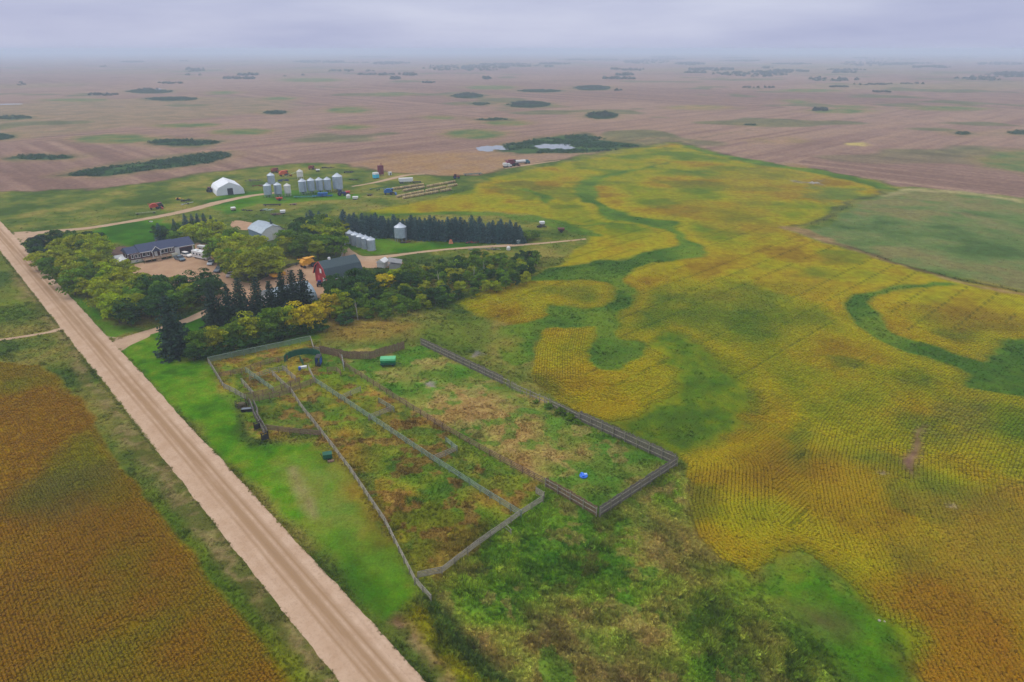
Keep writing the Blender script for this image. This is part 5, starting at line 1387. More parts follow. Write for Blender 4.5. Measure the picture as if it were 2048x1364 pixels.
# ------------------------------------------------------------------ vehicles
chrome = mm('chrome', 190, 192, 196, rough=.2, metal=.9, vary=.05)
lamp_red = mm('tail_lamp', 150, 24, 22, rough=.3); lamp_white = mm('head_lamp', 226, 226, 220, rough=.2)
def paintm(key, r, g, b): return mm('car_' + key, r, g, b, rough=.28, vary=.04, spec=.5)
def car(u, v, rz, key, rgb, label, kind='sedan'):
    """local x points ahead"""
    pm = paintm(key, *rgb); e = empty({'sedan': 'car', 'suv': 'suv', 'pickup': 'pickup_truck'}[kind], P(u, v), rz, label, {'sedan': 'car', 'suv': 'car', 'pickup': 'pickup'}[kind])
    L, w, h = {'sedan': (4.7, 1.85, 1.45), 'suv': (4.8, 1.95, 1.8), 'pickup': (5.7, 2.0, 1.9)}[kind]; b0 = .36; hb = .95 if kind == 'sedan' else 1.1
    prof = [(-L / 2, b0), (L / 2 - .1, b0), (L / 2, .55), (L / 2 - .05, .78), (L / 2 - 1.3, hb), (-L / 2 + .15, hb), (-L / 2, hb - .15)]
    MB().prism_y(prof, -w / 2, w / 2).build('body', pm, e)
    x0, x1, x2, x3 = {'sedan': (-1.75, -1.1, .35, 1.05), 'suv': (-2.25, -2.0, .4, 1.05), 'pickup': (-.55, -.4, .8, 1.45)}[kind]
    b = MB(); wi, wt = w / 2 - .06, w / 2 - .24
    b.add([(x0, -wi, hb + .002), (x3, -wi, hb + .002), (x3, wi, hb + .002), (x0, wi, hb + .002), (x1, -wt, h - .06), (x2, -wt, h - .06), (x2, wt, h - .06), (x1, wt, h - .06)],
          [(0, 1, 5, 4), (1, 2, 6, 5), (2, 3, 7, 6), (3, 0, 4, 7), (4, 5, 6, 7), (3, 2, 1, 0)]); b.build('window_band', glass, e)
    MB().box((x1 + x2) / 2, 0, h - .058, x2 - x1 + .06, wt * 2 + .06, .06, 0, .97).build('roof', pm, e)
    if kind == 'pickup':
        b = MB(); b.box(-L / 2 + 1.1, 0, hb + .003, 2.05, w - .3, .02); b.build('cargo_bed', black_paint, e)
        for s in (-1, 1): MB().box(-L / 2 + 1.1, s * (w / 2 - .08), hb + .003, 2.1, .14, .22).build('bed_side', pm, e)
        MB().box(-L / 2 + .1, 0, hb - .14, .12, w - .1, .36).build('tailgate', pm, e)
    for s in (-1, 1):
        MB().box(L / 2 - .12, s * (w / 2 - .3), .6, .12, .4, .16).build('headlight', lamp_white, e)
        MB().box(-L / 2 - .01, s * (w / 2 - .25), .7, .08, .3, .16).build('tail_light', lamp_red, e)
        MB().box(x3 - .15, s * (w / 2 + .08), hb, .14, .16, .14).build('mirror', pm, e)
    for s in (-1, 1): MB().box(s * (L / 2 - .02), 0, .36, .16, w - .1, .2).build('bumper', dark_steel if kind == 'pickup' else pm, e)
    for x in (-L / 2 + .95, L / 2 - .95):
        for s in (-1, 1): wheel(e, x, s * (w / 2 - .1), .36, .24, chrome)
    return e
S_ = A1 - PI / 2                                           # facing out of the yard
car(360, 520, S_ + .1, 'grey_blue', (92, 108, 120), 'grey blue pickup parked nose out in front of the garage', 'pickup')
car(374, 513, S_ + .25, 'white', (222, 216, 210), 'white suv parked right in front of the dark garage door', 'suv')
car(422, 528, S_ - .6, 'silver', (196, 200, 206), 'silver white car parked between the motorhome and the grove', 'sedan')
car(440, 542, S_ - .9, 'graphite', (84, 94, 104), 'dark grey pickup parked in the gravel lane, middle of the three', 'pickup')
car(461, 552, S_ - .7, 'pearl', (204, 190, 192), 'pale car with dark hood parked nearest the tall spruces', 'sedan')
# motorhome
e = empty('motorhome', P(403, 517), S_ + .25, 'white motorhome parked beside the garage end of the house', 'motorhome')
MB().box(-.7, 0, .6, 6.4, 2.5, 2.5).build('coach_body', trim, e)
b = MB(); b.prism_y([(2.5, 1.9), (3.9, 2.2), (3.9, 2.9), (2.5, 3.1)], -1.2, 1.2); b.build('cab_overhang', trim, e)
b = MB(); b.prism_y([(2.5, .5), (4.7, .5), (4.7, 1.15), (3.9, 1.3), (3.3, 1.9), (2.5, 1.9)], -1.05, 1.05); b.build('cab', white_paint, e)
MB().prism_y([(3.95, 1.28), (4.0, 1.32), (3.42, 1.92), (3.36, 1.88)], -.95, .95).build('windscreen', glass, e)
for s in (-1, 1):
    for x in (-2.6, -.6, 1.2): MB().box(x, s * 1.26, 1.7, 1.0, .04, .6).build('window', glass, e)
    MB().box(-.7, s * 1.255, 1.25, 6.2, .03, .14).build('stripe', mm('tan_stripe', 150, 120, 96), e)
MB().box(-1.5, 0, 3.1, .9, .8, .25).build('air_conditioner', white_paint, e); MB().box(.8, .3, 3.1, .5, .5, .14).build('roof_vent', cream, e)
for x in (-2.2, 3.4):
    for s in (-1, 1): wheel(e, x, s * 1.05, .42, .28, chrome)
e = empty('boat_trailer', P(404, 498), S_ + .4, 'small white covered trailer behind the motorhome', 'trailer')
MB().prism_y([(-1.8, .5), (1.6, .5), (2.0, .9), (1.5, 1.5), (-1.7, 1.5)], -.8, .8).build('trailer_body', white_paint, e); MB().bar((1.9, 0, .55), (3.0, 0, .45), .1).build('drawbar', dark_steel, e)
for s in (-1, 1): wheel(e, -.2, s * .85, .33, .2)

# ------------------------------------------------------------------ red barn
e = empty('barn', P(657, 575), math.radians(40), 'red barn with a dark green grey gambrel roof', 'barn')
red = mm('barn_red', 146, 36, 40, rough=.8, scale=2, vary=.2); roof_g = mm('barn_shingle', 66, 80, 84, rough=.9, scale=3, vary=.18)
BL, BW = 13.2, 9.8
prof = [(0, 0), (BW, 0), (BW, 3.0), (BW - 1.7, 6.0), (BW / 2, 7.9), (1.7, 6.0), (0, 3.0)]
MB().prism_x(prof, 0, BL).build('wall', red, e)
rp = [(-.45, 2.75), (1.55, 6.12), (BW / 2, 8.1), (BW - 1.55, 6.12), (BW + .45, 2.75)]
rf = MB()
for (y0, z0), (y1, z1) in zip(rp[:-1], rp[1:]):
    rf.add([(-.5, y0, z0), (BL + .4, y0, z0), (BL + .4, y1, z1), (-.5, y1, z1), (-.5, y0, z0 + .14), (BL + .4, y0, z0 + .14), (BL + .4, y1, z1 + .14), (-.5, y1, z1 + .14)],
           [(3, 2, 1, 0), (4, 5, 6, 7), (0, 1, 5, 4), (1, 2, 6, 5), (2, 3, 7, 6), (3, 0, 4, 7)])
ro = rf.build('roof', roof_g, e)
MB().box(3.6, BW / 2, 8.1, .7, .7, .8).build('cupola', trim, ro)
MB().box(BL / 2, -.48, 2.62, BL + .8, .1, .14).build('eave_board', trim, e)
for (y0, z0), (y1, z1) in zip(rp[:-1], rp[1:]):
    MB().bar((-.54, y0, z0 + .02), (-.54, y1, z1 + .02), .08, .26).build('verge_board', mm('dull_red_trim', 190, 70, 74), e)
dd = MB().box(-.06, 2.6, .05, .1, 2.0, 2.6).build('door', trim, e); MB().bar((-.13, 1.7, .2), (-.13, 3.5, 2.5), .06, .14).build('brace', red, dd)
MB().box(-.06, 6.4, .05, .1, 2.0, 2.6).build('door', mm('pale_red', 178, 64, 66), e)
MB().box(-.06, BW / 2, 4.0, .1, 1.2, 1.5).build('loft_door', trim, e)
for x in (2.5, 5.5, 8.5, 11.5): window(e, x, -.03, 1.2, .9, .8)
MB().box(3.0, -2.2, .5, 6, .05, .05).build('hitch_rail', dark_steel, e)

# ------------------------------------------------------------------ sheds
def gambrel_shed(name, xy, rz, Lx, Wy, h, hr, wall_m, roof_m, front_m, label, door=None):
    e = empty(name, xy, rz, label, 'shed')
    prof = [(-Wy / 2, 0), (Wy / 2, 0), (Wy / 2, h), (Wy * .3, h + (hr - h) * .62), (0, hr), (-Wy * .3, h + (hr - h) * .62), (-Wy / 2, h)]
    MB().prism_x(prof, -Lx / 2, Lx / 2 - .06).build('wall', wall_m, e)
    MB().prism_x([(y * .995, z * .995) for y, z in prof], Lx / 2 - .06, Lx / 2).build('gable_front', front_m, e)
    r = MB(); rp = [(prof[i][0] * 1.04, prof[i][1] + .05) for i in (6, 5, 4, 3, 2)]
    for (y0, z0), (y1, z1) in zip(rp[:-1], rp[1:]):
        r.add([(-Lx / 2 - .3, y0, z0), (Lx / 2 + .3, y0, z0), (Lx / 2 + .3, y1, z1), (-Lx / 2 - .3, y1, z1), (-Lx / 2 - .3, y0, z0 + .1), (Lx / 2 + .3, y0, z0 + .1), (Lx / 2 + .3, y1, z1 + .1), (-Lx / 2 - .3, y1, z1 + .1)],
              [(3, 2, 1, 0), (4, 5, 6, 7), (0, 1, 5, 4), (1, 2, 6, 5), (2, 3, 7, 6), (3, 0, 4, 7)])
    r.build('roof', roof_m, e)
    if door: MB().box(Lx / 2 + .04, door[0], .02, .08, door[1], door[2]).build('door', door[3], e)
    return e
steel = mm('pale_steel', 150, 162, 172, rough=.45, metal=.3, scale=.7, vary=.12)
steel2 = mm('grey_steel', 164, 164, 164, rough=.5, metal=.2, scale=.9, vary=.14)
gambrel_shed('machine_shed', P(535, 474), A1 - PI / 2, 13, 10.5, 3.4, 6.2, mm('blue_steel', 118, 138, 160, rough=.5, metal=.2), steel, trim, 'blue grey steel shed with a white gable front behind the grove', (1.0, 3.2, 2.8, cream))
e = empty('quonset', P(578, 600), A1, 'pale blue quonset shed half hidden behind the front spruces', 'shed')
qp = [(6 * math.cos(PI * i / 12), 4.8 * math.sin(PI * i / 12)) for i in range(13)]
MB().prism_x(qp, -7, 7).build('wall', steel, e)
r = MB()
for k in range(14):
    for (y0, z0), (y1, z1) in zip(qp[:-1], qp[1:]):
        r.bar((-6.8 + k * 1.045, y0 * 1.01, z0 * 1.01), (-6.8 + k * 1.045, y1 * 1.01, z1 * 1.01), .1)
r.build('roof_rib', mm('quonset_rib', 140, 164, 178, rough=.4, metal=.3), e)
MB().box(-7.05, 0, .02, .1, 4.2, 3.2).build('door', trim, e)
e = empty('tool_shed', P(766, 533), A1 + .5, 'small white shed beside the lane east of the barn', 'shed')
MB().box(0, 0, 0, 3.6, 3.0, 2.1).build('wall', white_paint, e); gable_x(-2.1, 2.1, -1.8, 1.8, 2.15, 3.2, .1).build('roof', trim, e); MB().box(0, -1.53, .02, 1.0, .06, 1.8).build('door', cream, e)
e = empty('metal_shed', P(791, 536), A1 + .9, 'grey corrugated metal shed with a sloping roof east of the barn', 'shed')
MB().box(0, 0, 0, 5.0, 4.2, 2.3).build('wall', steel2, e)
r = MB(); r.add([(-2.8, -2.5, 2.32), (2.8, -2.5, 2.32), (2.8, 2.5, 3.3), (-2.8, 2.5, 3.3), (-2.8, -2.5, 2.42), (2.8, -2.5, 2.42), (2.8, 2.5, 3.4), (-2.8, 2.5, 3.4)], [(3, 2, 1, 0), (4, 5, 6, 7), (0, 1, 5, 4), (1, 2, 6, 5), (2, 3, 7, 6), (3, 0, 4, 7)])
[r.bar((-2.6 + .52 * k, -2.5, 2.46), (-2.6 + .52 * k, 2.5, 3.44), .08, .06) for k in range(11)]
r.build('roof', steel2, e); MB().box(0, -2.13, .02, 1.6, .06, 1.9).build('door', dark_steel, e)
e = empty('light_pole', P(683, 516), 0, 'leaning pale grain auger tube behind the red barn', 'auger')
MB().cyl((0, 0, .6), (1.4, 2.2, 5.2), .16, .16, 8).build('tube', steel2, e); MB().box(0, 0, 0, .8, .8, .6).build('hopper', steel2, e); MB().bar((.9, 1.4, 3.3), (.9, 1.9, 0), .08).build('strut', dark_steel, e)
e.name = 'grain_auger'
# tarp shelter
e = empty('tarp_shelter', P(434, 392), math.radians(31), 'white tarp storage shelter with a dark doorway', 'shelter')
tw, tl = 14.8, 18.5; tarp = mm('white_tarp', 226, 228, 232, rough=.6, scale=.4, vary=.05)
tp = [(0, 0), (.25, 2.6), (1.4, 4.2), (tw / 2, 6.8), (tw - 1.4, 4.2), (tw - .25, 2.6), (tw, 0)]
MB().prism_y(tp, .3, tl).build('cover', tarp, e)
fp = [(x * .985 + .1, z * .985) for x, z in tp]
MB().prism_y(fp, .06, .28).build('end_wall', mm('tarp_end', 206, 208, 216, rough=.6, scale=.5, vary=.07), e)
MB().box(7.3, .02, .02, 3.0, .08, 3.6).build('doorway', mm('dark_doorway', 58, 58, 70, vary=.2), e)
r = MB()
for k in range(6):
    y = .35 + k * (tl - .45) / 5
    for (x0, z0), (x1, z1) in zip(tp[:-1], tp[1:]): r.bar((x0, y, z0 * 1.008 + .02), (x1, y, z1 * 1.008 + .02), .12)
r.build('rib', tarp, e)

# ------------------------------------------------------------------ grain bins
galv = mm('galvanised_bin', 166, 178, 194, rough=.42, metal=.35, scale=.8, vary=.14); galv_roof = mm('bin_roof', 186, 194, 204, rough=.4, metal=.35, scale=.6, vary=.1)
white_bin = mm('white_bin', 206, 204, 200, rough=.5, vary=.1)
def bin_(u, v, r, h, hopper, label, wm=galv, rm=galv_roof, group=None):
    e = empty('grain_bin', P(u, v), random.uniform(0, 6), label, 'grain bin', group)
    z0 = 1.5 if hopper else .1; prof = []
    n = int((h - z0) / .28)
    for i in range(n + 1):
        z = z0 + (h - z0) * i / n; prof.append((r + (.03 if i % 2 else -.02), z))
    MB().lathe(0, 0, prof, 20).build('wall', wm, e)
    rf = MB().lathe(0, 0, [(r + .1, h), (r * .25, h + r * .5), (r * .22, h + r * .55)], 20).build('roof', rm, e)
    MB().lathe(0, 0, [(r * .24, h + r * .552), (r * .2, h + r * .552 + .22)], 12).build('lid', rm, rf)
    q = MB(); [q.bar(((r + .08) * math.cos(2 * PI * i / 10), (r + .08) * math.sin(2 * PI * i / 10), h + .05), (r * .27 * math.cos(2 * PI * i / 10), r * .27 * math.sin(2 * PI * i / 10), h + r * .5 + .03), .07) for i in range(10)]; q.build('roof_rib', rm, rf)
    la = MB(); [la.bar((r + .12, -.22 + .44 * s, z0), (r + .12, -.22 + .44 * s, h), .05) for s in (0, 1)]; [la.bar((r + .12, -.22, z0 + .4 * k), (r + .12, .22, z0 + .4 * k), .04) for k in range(int((h - z0) / .4))]; la.build('ladder', dark_steel, e)
    if hopper:
        MB().lathe(0, 0, [(.3, .35), (r - .05, 1.52)], 16).build('hopper_cone', wm, e)
        for i in range(8): MB().box(r * .96 * math.cos(PI * i / 4), r * .96 * math.sin(PI * i / 4), 0, .14, .14, 1.7).build('leg', wm, e)
    else:
        MB().lathe(0, 0, [(r + .25, 0), (r + .25, .12)], 20).build('pad', mm('concrete', 150, 144, 134), e)
        MB().box(-r - .02, 0, .5, .1, .8, 1.5).build('door', dark_steel, e)
    return e
for i in range(5):
    t = i / 4; bin_(701 + (743 - 701) * t, 486 + (500 - 486) * t, 1.72, 4.4, False, 'corrugated steel bin in the tight row by the lane, %s' % ('farthest end', 'second from the far end', 'middle one', 'second from the near end', 'nearest end')[i], group='tight row of bins')
bin_(802, 481, 2.55, 6.0, True, 'large hopper bottom bin standing alone before the spruce shelterbelt')
for i, (u, v, r, h) in enumerate(((607, 388, 2.2, 7.2), (624, 386, 2.1, 7.2), (640.5, 385, 2.1, 7.2), (656.5, 384, 2.05, 7.2), (677, 382, 2.8, 8.4))):
    bin_(u, v, r, h, True, ('hopper bin at the left end of the line of five', 'second hopper bin from the left in the line of five', 'middle hopper bin in the line of five', 'fourth hopper bin from the left in the line of five', 'widest tallest bin at the right end of the line of five')[i], group='line of five bins')
bin_(537, 394, 2.1, 6.4, True, 'grey hopper bin nearest the lane end, left of the pair', group='west bins'); bin_(557.5, 392.5, 2.05, 6.4, True, 'grey hopper bin between the left bin and the white one', group='west bins')
bin_(576.5, 391, 1.8, 5.6, True, 'small white hopper bin right of the grey pair', white_bin, white_bin); bin_(543.5, 367.5, 2.2, 5.2, False, 'squat grey bin behind the pair, beside the scrap'); bin_(601, 358, 1.9, 4.8, True, 'small white hopper bin standing behind the line of five', white_bin, white_bin)
# ------------------------------------------------------------------ farm machinery
yellow = mm('machine_yellow', 206, 148, 40, rough=.5); red_m = mm('machine_red', 178, 58, 36, rough=.5); orange_m = mm('machine_orange', 196, 84, 44, rough=.55); blue_m = mm('machine_blue', 22, 92, 158, rough=.45)
navy = mm('machine_navy', 34, 54, 120, rough=.45); maroon = mm('machine_maroon', 110, 30, 56, rough=.55); teal = mm('machine_teal', 40, 100, 112, rough=.5); dk_red = mm('dull_red', 132, 52, 44, rough=.7, vary=.3)
def tractor(u, v, rz, m_, label, s=1.0):
    e = empty('tractor', P(u, v), rz, label, 'tractor'); e.scale = (s, s, s)
    MB().prism_y([(.2, .9), (2.3, .9), (2.4, 1.3), (2.2, 1.75), (.2, 1.9)], -.45, .45).build('hood', m_, e)
    MB().box(-.5, 0, .7, 1.6, .9, .9).build('chassis', dark_steel, e)
    MB().box(-.45, 0, 1.55, 1.5, 1.5, 1.2, 0, .9).build('cab', glass, e); MB().box(-.45, 0, 2.752, 1.6, 1.6, .16).build('cab_roof', m_, e)
    for sgn in (-1, 1):
        wheel(e, -.8, sgn * 1.0, .95, .55, m_); wheel(e, 1.7, sgn * .85, .6, .4, m_); MB().box(-.8, sgn * .95, 1.75, 1.5, .6, .1).build('fender', m_, e)
    MB().cyl((1.3, .3, 1.8), (1.3, .3, 2.6), .06, .06, 6).build('exhaust', dark_steel, e)
    return e
def combine(u, v, rz, m_, label, s=1.0):
    e = empty('combine', P(u, v), rz, label, 'combine'); e.scale = (s, s, s)
    MB().prism_y([(-3.2, 1.2), (1.6, 1.2), (1.9, 2.0), (1.4, 3.1), (-2.6, 3.1), (-3.4, 2.2)], -1.3, 1.3).build('body', m_, e)
    MB().box(1.7, 0, 2.1, 1.3, 1.7, 1.5, 0, .92).build('cab', glass, e); MB().box(1.7, 0, 3.602, 1.5, 1.8, .14).build('cab_roof', m_, e)
    MB().box(-.6, 0, 3.1, 2.2, 2.2, .6, 0, 1.15).build('grain_tank', m_, e); MB().cyl((-.5, 1.4, 2.9), (-3.8, 1.7, 3.3), .18, .18, 8).build('unload_auger', m_, e)
    MB().prism_y([(1.8, 1.2), (3.4, .5), (3.4, 1.0), (1.8, 1.9)], -.6, .6).build('feeder_house', dark_steel, e)
    MB().prism_y([(3.4, .25), (4.5, .15), (4.3, .6), (3.4, 1.2)], -2.8, 2.8).build('header', m_, e)
    for sgn in (-1, 1): wheel(e, 1.0, sgn * 1.5, .9, .6); wheel(e, -2.4, sgn * 1.2, .55, .4)
    return e
def implement(u, v, rz, L, w, m_, label, name='cultivator', tines=9, z=.7):
    """towed frame with tines and wheels"""
    e = empty(name, P(u, v), rz, label, name.replace('_', ' ').split()[-1])
    for y in (-w / 2, 0, w / 2): MB().box(0, y, z, L, .16, .18).build('beam', m_, e)
    for x in (-L / 2, -L / 6, L / 6, L / 2): MB().box(x * .96, 0, z + .181, .16, w + .1, .14).build('crossbeam', m_, e)
    for k in range(tines):
        x = -L / 2 + L * (k + .5) / tines; MB().bar((x, -w / 2, z), (x, -w / 2 - .3, .05), .08).build('tine', dark_steel, e)
    for x in (-L * .4, L * .4): wheel(e, x, w * .3, .4, .25)
    MB().bar((0, w / 2, z), (0, w / 2 + 2.2, .4), .14).build('drawbar', m_, e)
    return e
def tank_cart(u, v, rz, L, w, h, m_, label, name='grain_cart'):
    e = empty(name, P(u, v), rz, label, name.replace('_', ' ').split()[-1])
    MB().prism_y([(-L / 2, h), (L / 2, h), (L / 2 - .2, h * .6), (L * .18, .75), (-L * .18, .75), (-L / 2 + .2, h * .6)], -w / 2, w / 2).build('box', m_, e)
    MB().box(0, 0, h + .002, L + .1, w + .1, .1).build('rim_board', m_, e); MB().box(0, 0, .5, L * .9, .3, .25).build('chassis', dark_steel, e)
    MB().bar((L / 2 - .2, 0, .6), (L / 2 + 1.6, 0, .4), .14).build('drawbar', m_, e)
    for sgn in (-1, 1): wheel(e, -.1, sgn * (w / 2 + .1), .65, .4)
    return e
def auger(u, v, rz, L, m_, label, rise=.28):
    e = empty('grain_auger', P(u, v), rz, label, 'auger')
    MB().cyl((-L / 2, 0, .3), (L / 2, 0, .3 + L * rise), .16, .16, 8).build('tube', m_, e); MB().box(-L / 2, 0, 0, .9, .9, .45, 0, 1.2).build('hopper', m_, e)
    for sgn in (-1, 1):
        MB().bar((.1 * L, 0, .3 + L * rise * .6), (-.05 * L, sgn * .9, .4), .09).build('strut', dark_steel, e); wheel(e, -.05 * L, sgn * .95, .38, .2)
    return e
def scrap(u, v, rz, L, w, m_, label, n=22, h=.8):
    e = empty('scrap_pile', P(u, v), rz, label, 'scrap'); b = MB()
    for i in range(n):
        a = (random.uniform(-L / 2, L / 2), random.uniform(-w / 2, w / 2), random.uniform(.05, h)); an = random.gauss(0, .35); l = random.uniform(.8, 2.2)
        b.bar(a, (a[0] + l * math.cos(an), a[1] + l * math.sin(an), max(.05, a[2] + random.uniform(-.3, .3))), random.uniform(.1, .25))
    tag(b.build('scrap_metal', m_, e), kind='stuff')
    b = MB(); [b.box(random.uniform(-L / 2, L / 2), random.uniform(-w / 2, w / 2), 0, random.uniform(.6, 1.6), random.uniform(.4, .9), random.uniform(.3, h), random.uniform(0, 3)) for i in range(3)]
    tag(b.build('old_parts', dark_steel, e), kind='stuff')
    return e
def trailer(u, v, rz, L, m_, label, cab=None, tank=False):
    e = empty('truck' if cab else 'grain_trailer', P(u, v), rz, label, 'truck' if cab else 'trailer')
    if L < 4 and not cab: e.scale = (.85, .8, .55)
    if tank: MB().cyl((-L / 2, 0, 1.9), (L / 2, 0, 1.9), 1.0, 1.0, 14).build('tank', m_, e)
    else:
        MB().prism_y([(-L / 2, 1.6), (-L / 2 + .6, 1.0), (L / 2 - .6, 1.0), (L / 2, 1.6), (L / 2, 2.9), (-L / 2, 2.9)], -1.25, 1.25).build('box', m_, e)
        MB().box(0, 0, 2.902, L, 2.55, .12).build('rolled_tarp', trim, e)
    MB().box(0, 0, .75, L * .95, .9, .22).build('chassis', dark_steel, e)
    for x in (-L / 2 + .8, -L / 2 + 2.0):
        for sgn in (-1, 1): wheel(e, x, sgn * 1.05, .5, .3)
    if cab:
        MB().box(L / 2 + 1.3, 0, .7, 1.9, 2.2, 2.0, 0, .93).build('cab', cab, e); MB().box(L / 2 + 2.8, 0, .7, 1.3, 1.7, 1.0).build('hood', cab, e)
        MB().box(L / 2 + 2.2, 0, 1.85, .14, 1.8, .7).build('windscreen', glass, e)
        for x in (L / 2 + .4, L / 2 + 2.8):
            for sgn in (-1, 1): wheel(e, x, sgn * .98, .5, .3)
    else:
        for sgn in (-1, 1): MB().box(L / 2 - 1.5, sgn * .7, 0, .14, .14, .8).build('landing_leg', dark_steel, e)
    return e
A2 = A1 - PI / 2
combine(618, 533, A1, yellow, 'yellow combine with its tall grain tank beside the barn front', .95)
tank_cart(556, 556, A1 + .1, 5.5, 2.2, 1.8, yellow, 'yellow box cart parked in the yard behind the spruces', 'box_cart')
tractor(640, 572, A2 + 2.5, navy, 'small dark blue tractor in front of the barn door', .7)
implement(585, 533, A1, 5, 2, dark_steel, 'dark implement in the tree shade beside the yellow combine')
combine(311, 418, A1 - .2, red_m, 'red combine standing in the grass beside the lane', .8)
tractor(320, 415, A1 + 1.8, maroon, 'maroon tractor right behind the red combine', .9)
implement(292, 428, A1 - .3, 9, 1.2, mm('pale_green_frame', 140, 146, 104), 'long pale implement frame lying beside the lane', 'harrow')
scrap(372, 402, A1, 5, 2.5, dark_steel, 'grey heap of scrap machinery left of the tarp shelter'); tank_cart(357, 400, .2, 2.5, 1.4, 1.0, yellow, 'small yellow cart beside the grey scrap heap', 'small_cart'); auger(376, 408, .9, 6, steel2, 'short grey auger lying by the scrap heap', .05)
tractor(421, 384, A1 + .4, maroon, 'dark red tractor against the side of the tarp shelter', 1.0)
combine(569, 352, A1 - .2, orange_m, 'orange combine behind the squat bin', .95); combine(551, 345, A1, dk_red, 'dull red combine at the field edge behind the bins', .8)
scrap(565, 362, .3, 6, 3, navy, 'dark heap of old machinery behind the squat bin'); auger(583, 352, .7, 8, mm('pale_lime', 168, 176, 130), 'pale green auger slanting beside the orange combine', .25)
tank_cart(559, 401, .5, 3.4, 2.0, 1.5, red_m, 'red hopper cart in the grass before the grey bins', 'hopper_cart')
implement(545, 412, .1, 9, 2, dark_steel, 'long dark cultivator lying in the grass behind the steel shed'); scrap(532, 421, .1, 5, 2, mm('pale_junk', 168, 186, 178), 'pale green and white junk heap behind the steel shed')
trailer(467, 421, A1 + 1.4, 3.0, mm('pinkish_white', 206, 186, 180), 'pinkish white box trailer on the grass by the lane bend'); scrap(492, 421, -.2, 6, 1.2, dark_steel, 'flat dark line of scrap on the grass beside the box trailer', 16, .4)
scrap(550, 430, .1, 5, 2, wood[2], 'brown heap with white boards just behind the steel shed'); trailer(566, 427, .3, 3, trim, 'small white trailer behind the steel shed')
scrap(586, 410, .2, 3, 1.5, mm('tan_junk', 150, 118, 100), 'tan heap in the grass right of the red hopper cart', 10)
scrap(520, 372, .3, 9, 4, rust, 'brown heap of poles left of the grey bins', 30, .7); scrap(505, 362, .3, 9, 4, wood[1], 'grey brush pile between tarp shelter and bins', 30, .7)
implement(645, 394, .15, 11, 2.4, blue_m, 'bright blue air drill in front of the line of five bins', 'air_drill', 13); tank_cart(646, 393, .15, 5.5, 2.2, 2.0, blue_m, 'bright blue seed tank behind the air drill', 'seed_tank')
implement(610, 396, .1, 12, 2, mm('dull_teal', 66, 130, 118), 'pale teal harrow folded in the grass left of the blue drill', 'harrow')
tractor(683, 391, .1, navy, 'navy blue tractor hitched before the blue drill', 1.1); tank_cart(696, 389, .3, 2.4, 2.0, 1.8, mm('bright_red', 196, 44, 48, rough=.4), 'bright red cart right of the navy tractor', 'cart')
e = empty('storage_tank', P(697, 396), 0, 'white round tank below the bright red cart', 'tank'); MB().lathe(0, 0, [(1.1, 0), (1.2, .3), (1.2, 1.4), (.9, 1.8), (.3, 2.0)], 16).build('shell', white_paint, e); MB().lathe(0, 0, [(.3, 2.002), (.28, 2.2)], 10).build('cap', trim, e)
trailer(711, 399, .1, 3.4, trim, 'low white trailer right of the white tank'); scrap(738, 391, .5, 3, 2, wood[2], 'tan heap of iron between white trailer and blue machine', 12)
combine(779, 389, A1 - .6, blue_m, 'bright blue harvester left of the bale rows', .9); auger(758, 381, -.5, 12, green_paint, 'long dark green auger leading to the blue harvester', .2)
trailer(812, 366, .25, 8.5, trim, 'long white grain trailer on the grass above the bale rows'); implement(834, 366, .2, 5, 2, dark_steel, 'dark implement at the right end of the white grain trailer')
e = empty('grain_dryer', P(762, 351), A1, 'dark red tall grain dryer tower at the field edge', 'dryer')
MB().box(0, 0, .8, 3.0, 2.4, 5.6).build('tower', maroon, e)
for k in range(6): MB().box(0, -1.23, 1.2 + k * .85, 2.9, .06, .12).build('louvre', dk_red, e)
for sx in (-1, 1):
    for sy in (-1, 1): MB().box(sx * 1.3, sy * 1.0, 0, .16, .16, .8).build('leg', dark_steel, e)
MB().cyl((.6, 0, 6.4), (.6, 0, 8.0), .18, .18, 8).build('spout', maroon, e); MB().bar((-1.2, -1.3, 0), (-1.2, -1.3, 7.2), .1).build('ladder', dark_steel, e)
e = empty('fuel_tank', P(752, 357), A1, 'bright cyan and white tank stand left of the red dryer', 'tank')
cy = mm('cyan_paint', 60, 180, 214, rough=.4); MB().box(0, 0, .5, 3.2, 2.6, 2.2).build('tank_body', cy, e); MB().box(0, 0, 2.702, 3.3, 2.7, 1.1, 0, .9).build('tank_top', trim, e)
for sx in (-1, 1): MB().box(sx * 1.3, 0, 0, .2, 2.2, .5).build('leg', dark_steel, e)
e = empty('pump_hut', P(780, 350), A1, 'small white hut right of the red dryer', 'hut'); MB().box(0, 0, 0, 1.8, 1.6, 1.8).build('wall', white_paint, e); MB().box(0, 0, 1.802, 2.1, 1.9, .15).build('roof', trim, e); MB().box(0, -.82, .02, .7, .05, 1.4).build('door', dark_steel, e)
scrap(697, 345, .2, 5, 3, dark_steel, 'dark heap of machinery at the field edge left of the dryer'); scrap(655, 336, .1, 8, 2, dark_steel, 'dark line of implements at the field edge above the bins', 20)
scrap(704, 360, -.1, 5, 1.5, black_paint, 'low dark implement in the grass below the field edge heap', 12, .5); combine(624, 339, .3, dk_red, 'dull red machine at the field edge behind the white bin', .7); trailer(636, 343, .2, 3, trim, 'small white tank trailer at the field edge', None, True)
tractor(912, 357, .2, dk_red, 'dull red tractor at the right end of the bale rows', 1.0); implement(946, 351, .4, 12, 4, teal, 'wide dark teal disc harrow right of the bale rows', 'disc_harrow', 14, 1.0)
trailer(1010, 335, .35, 2.6, trim, 'white pickup sized truck at the west end of the parked trucks', white_paint); combine(1023, 332, .4, maroon, 'dark maroon machine between the parked trucks', 1.2)
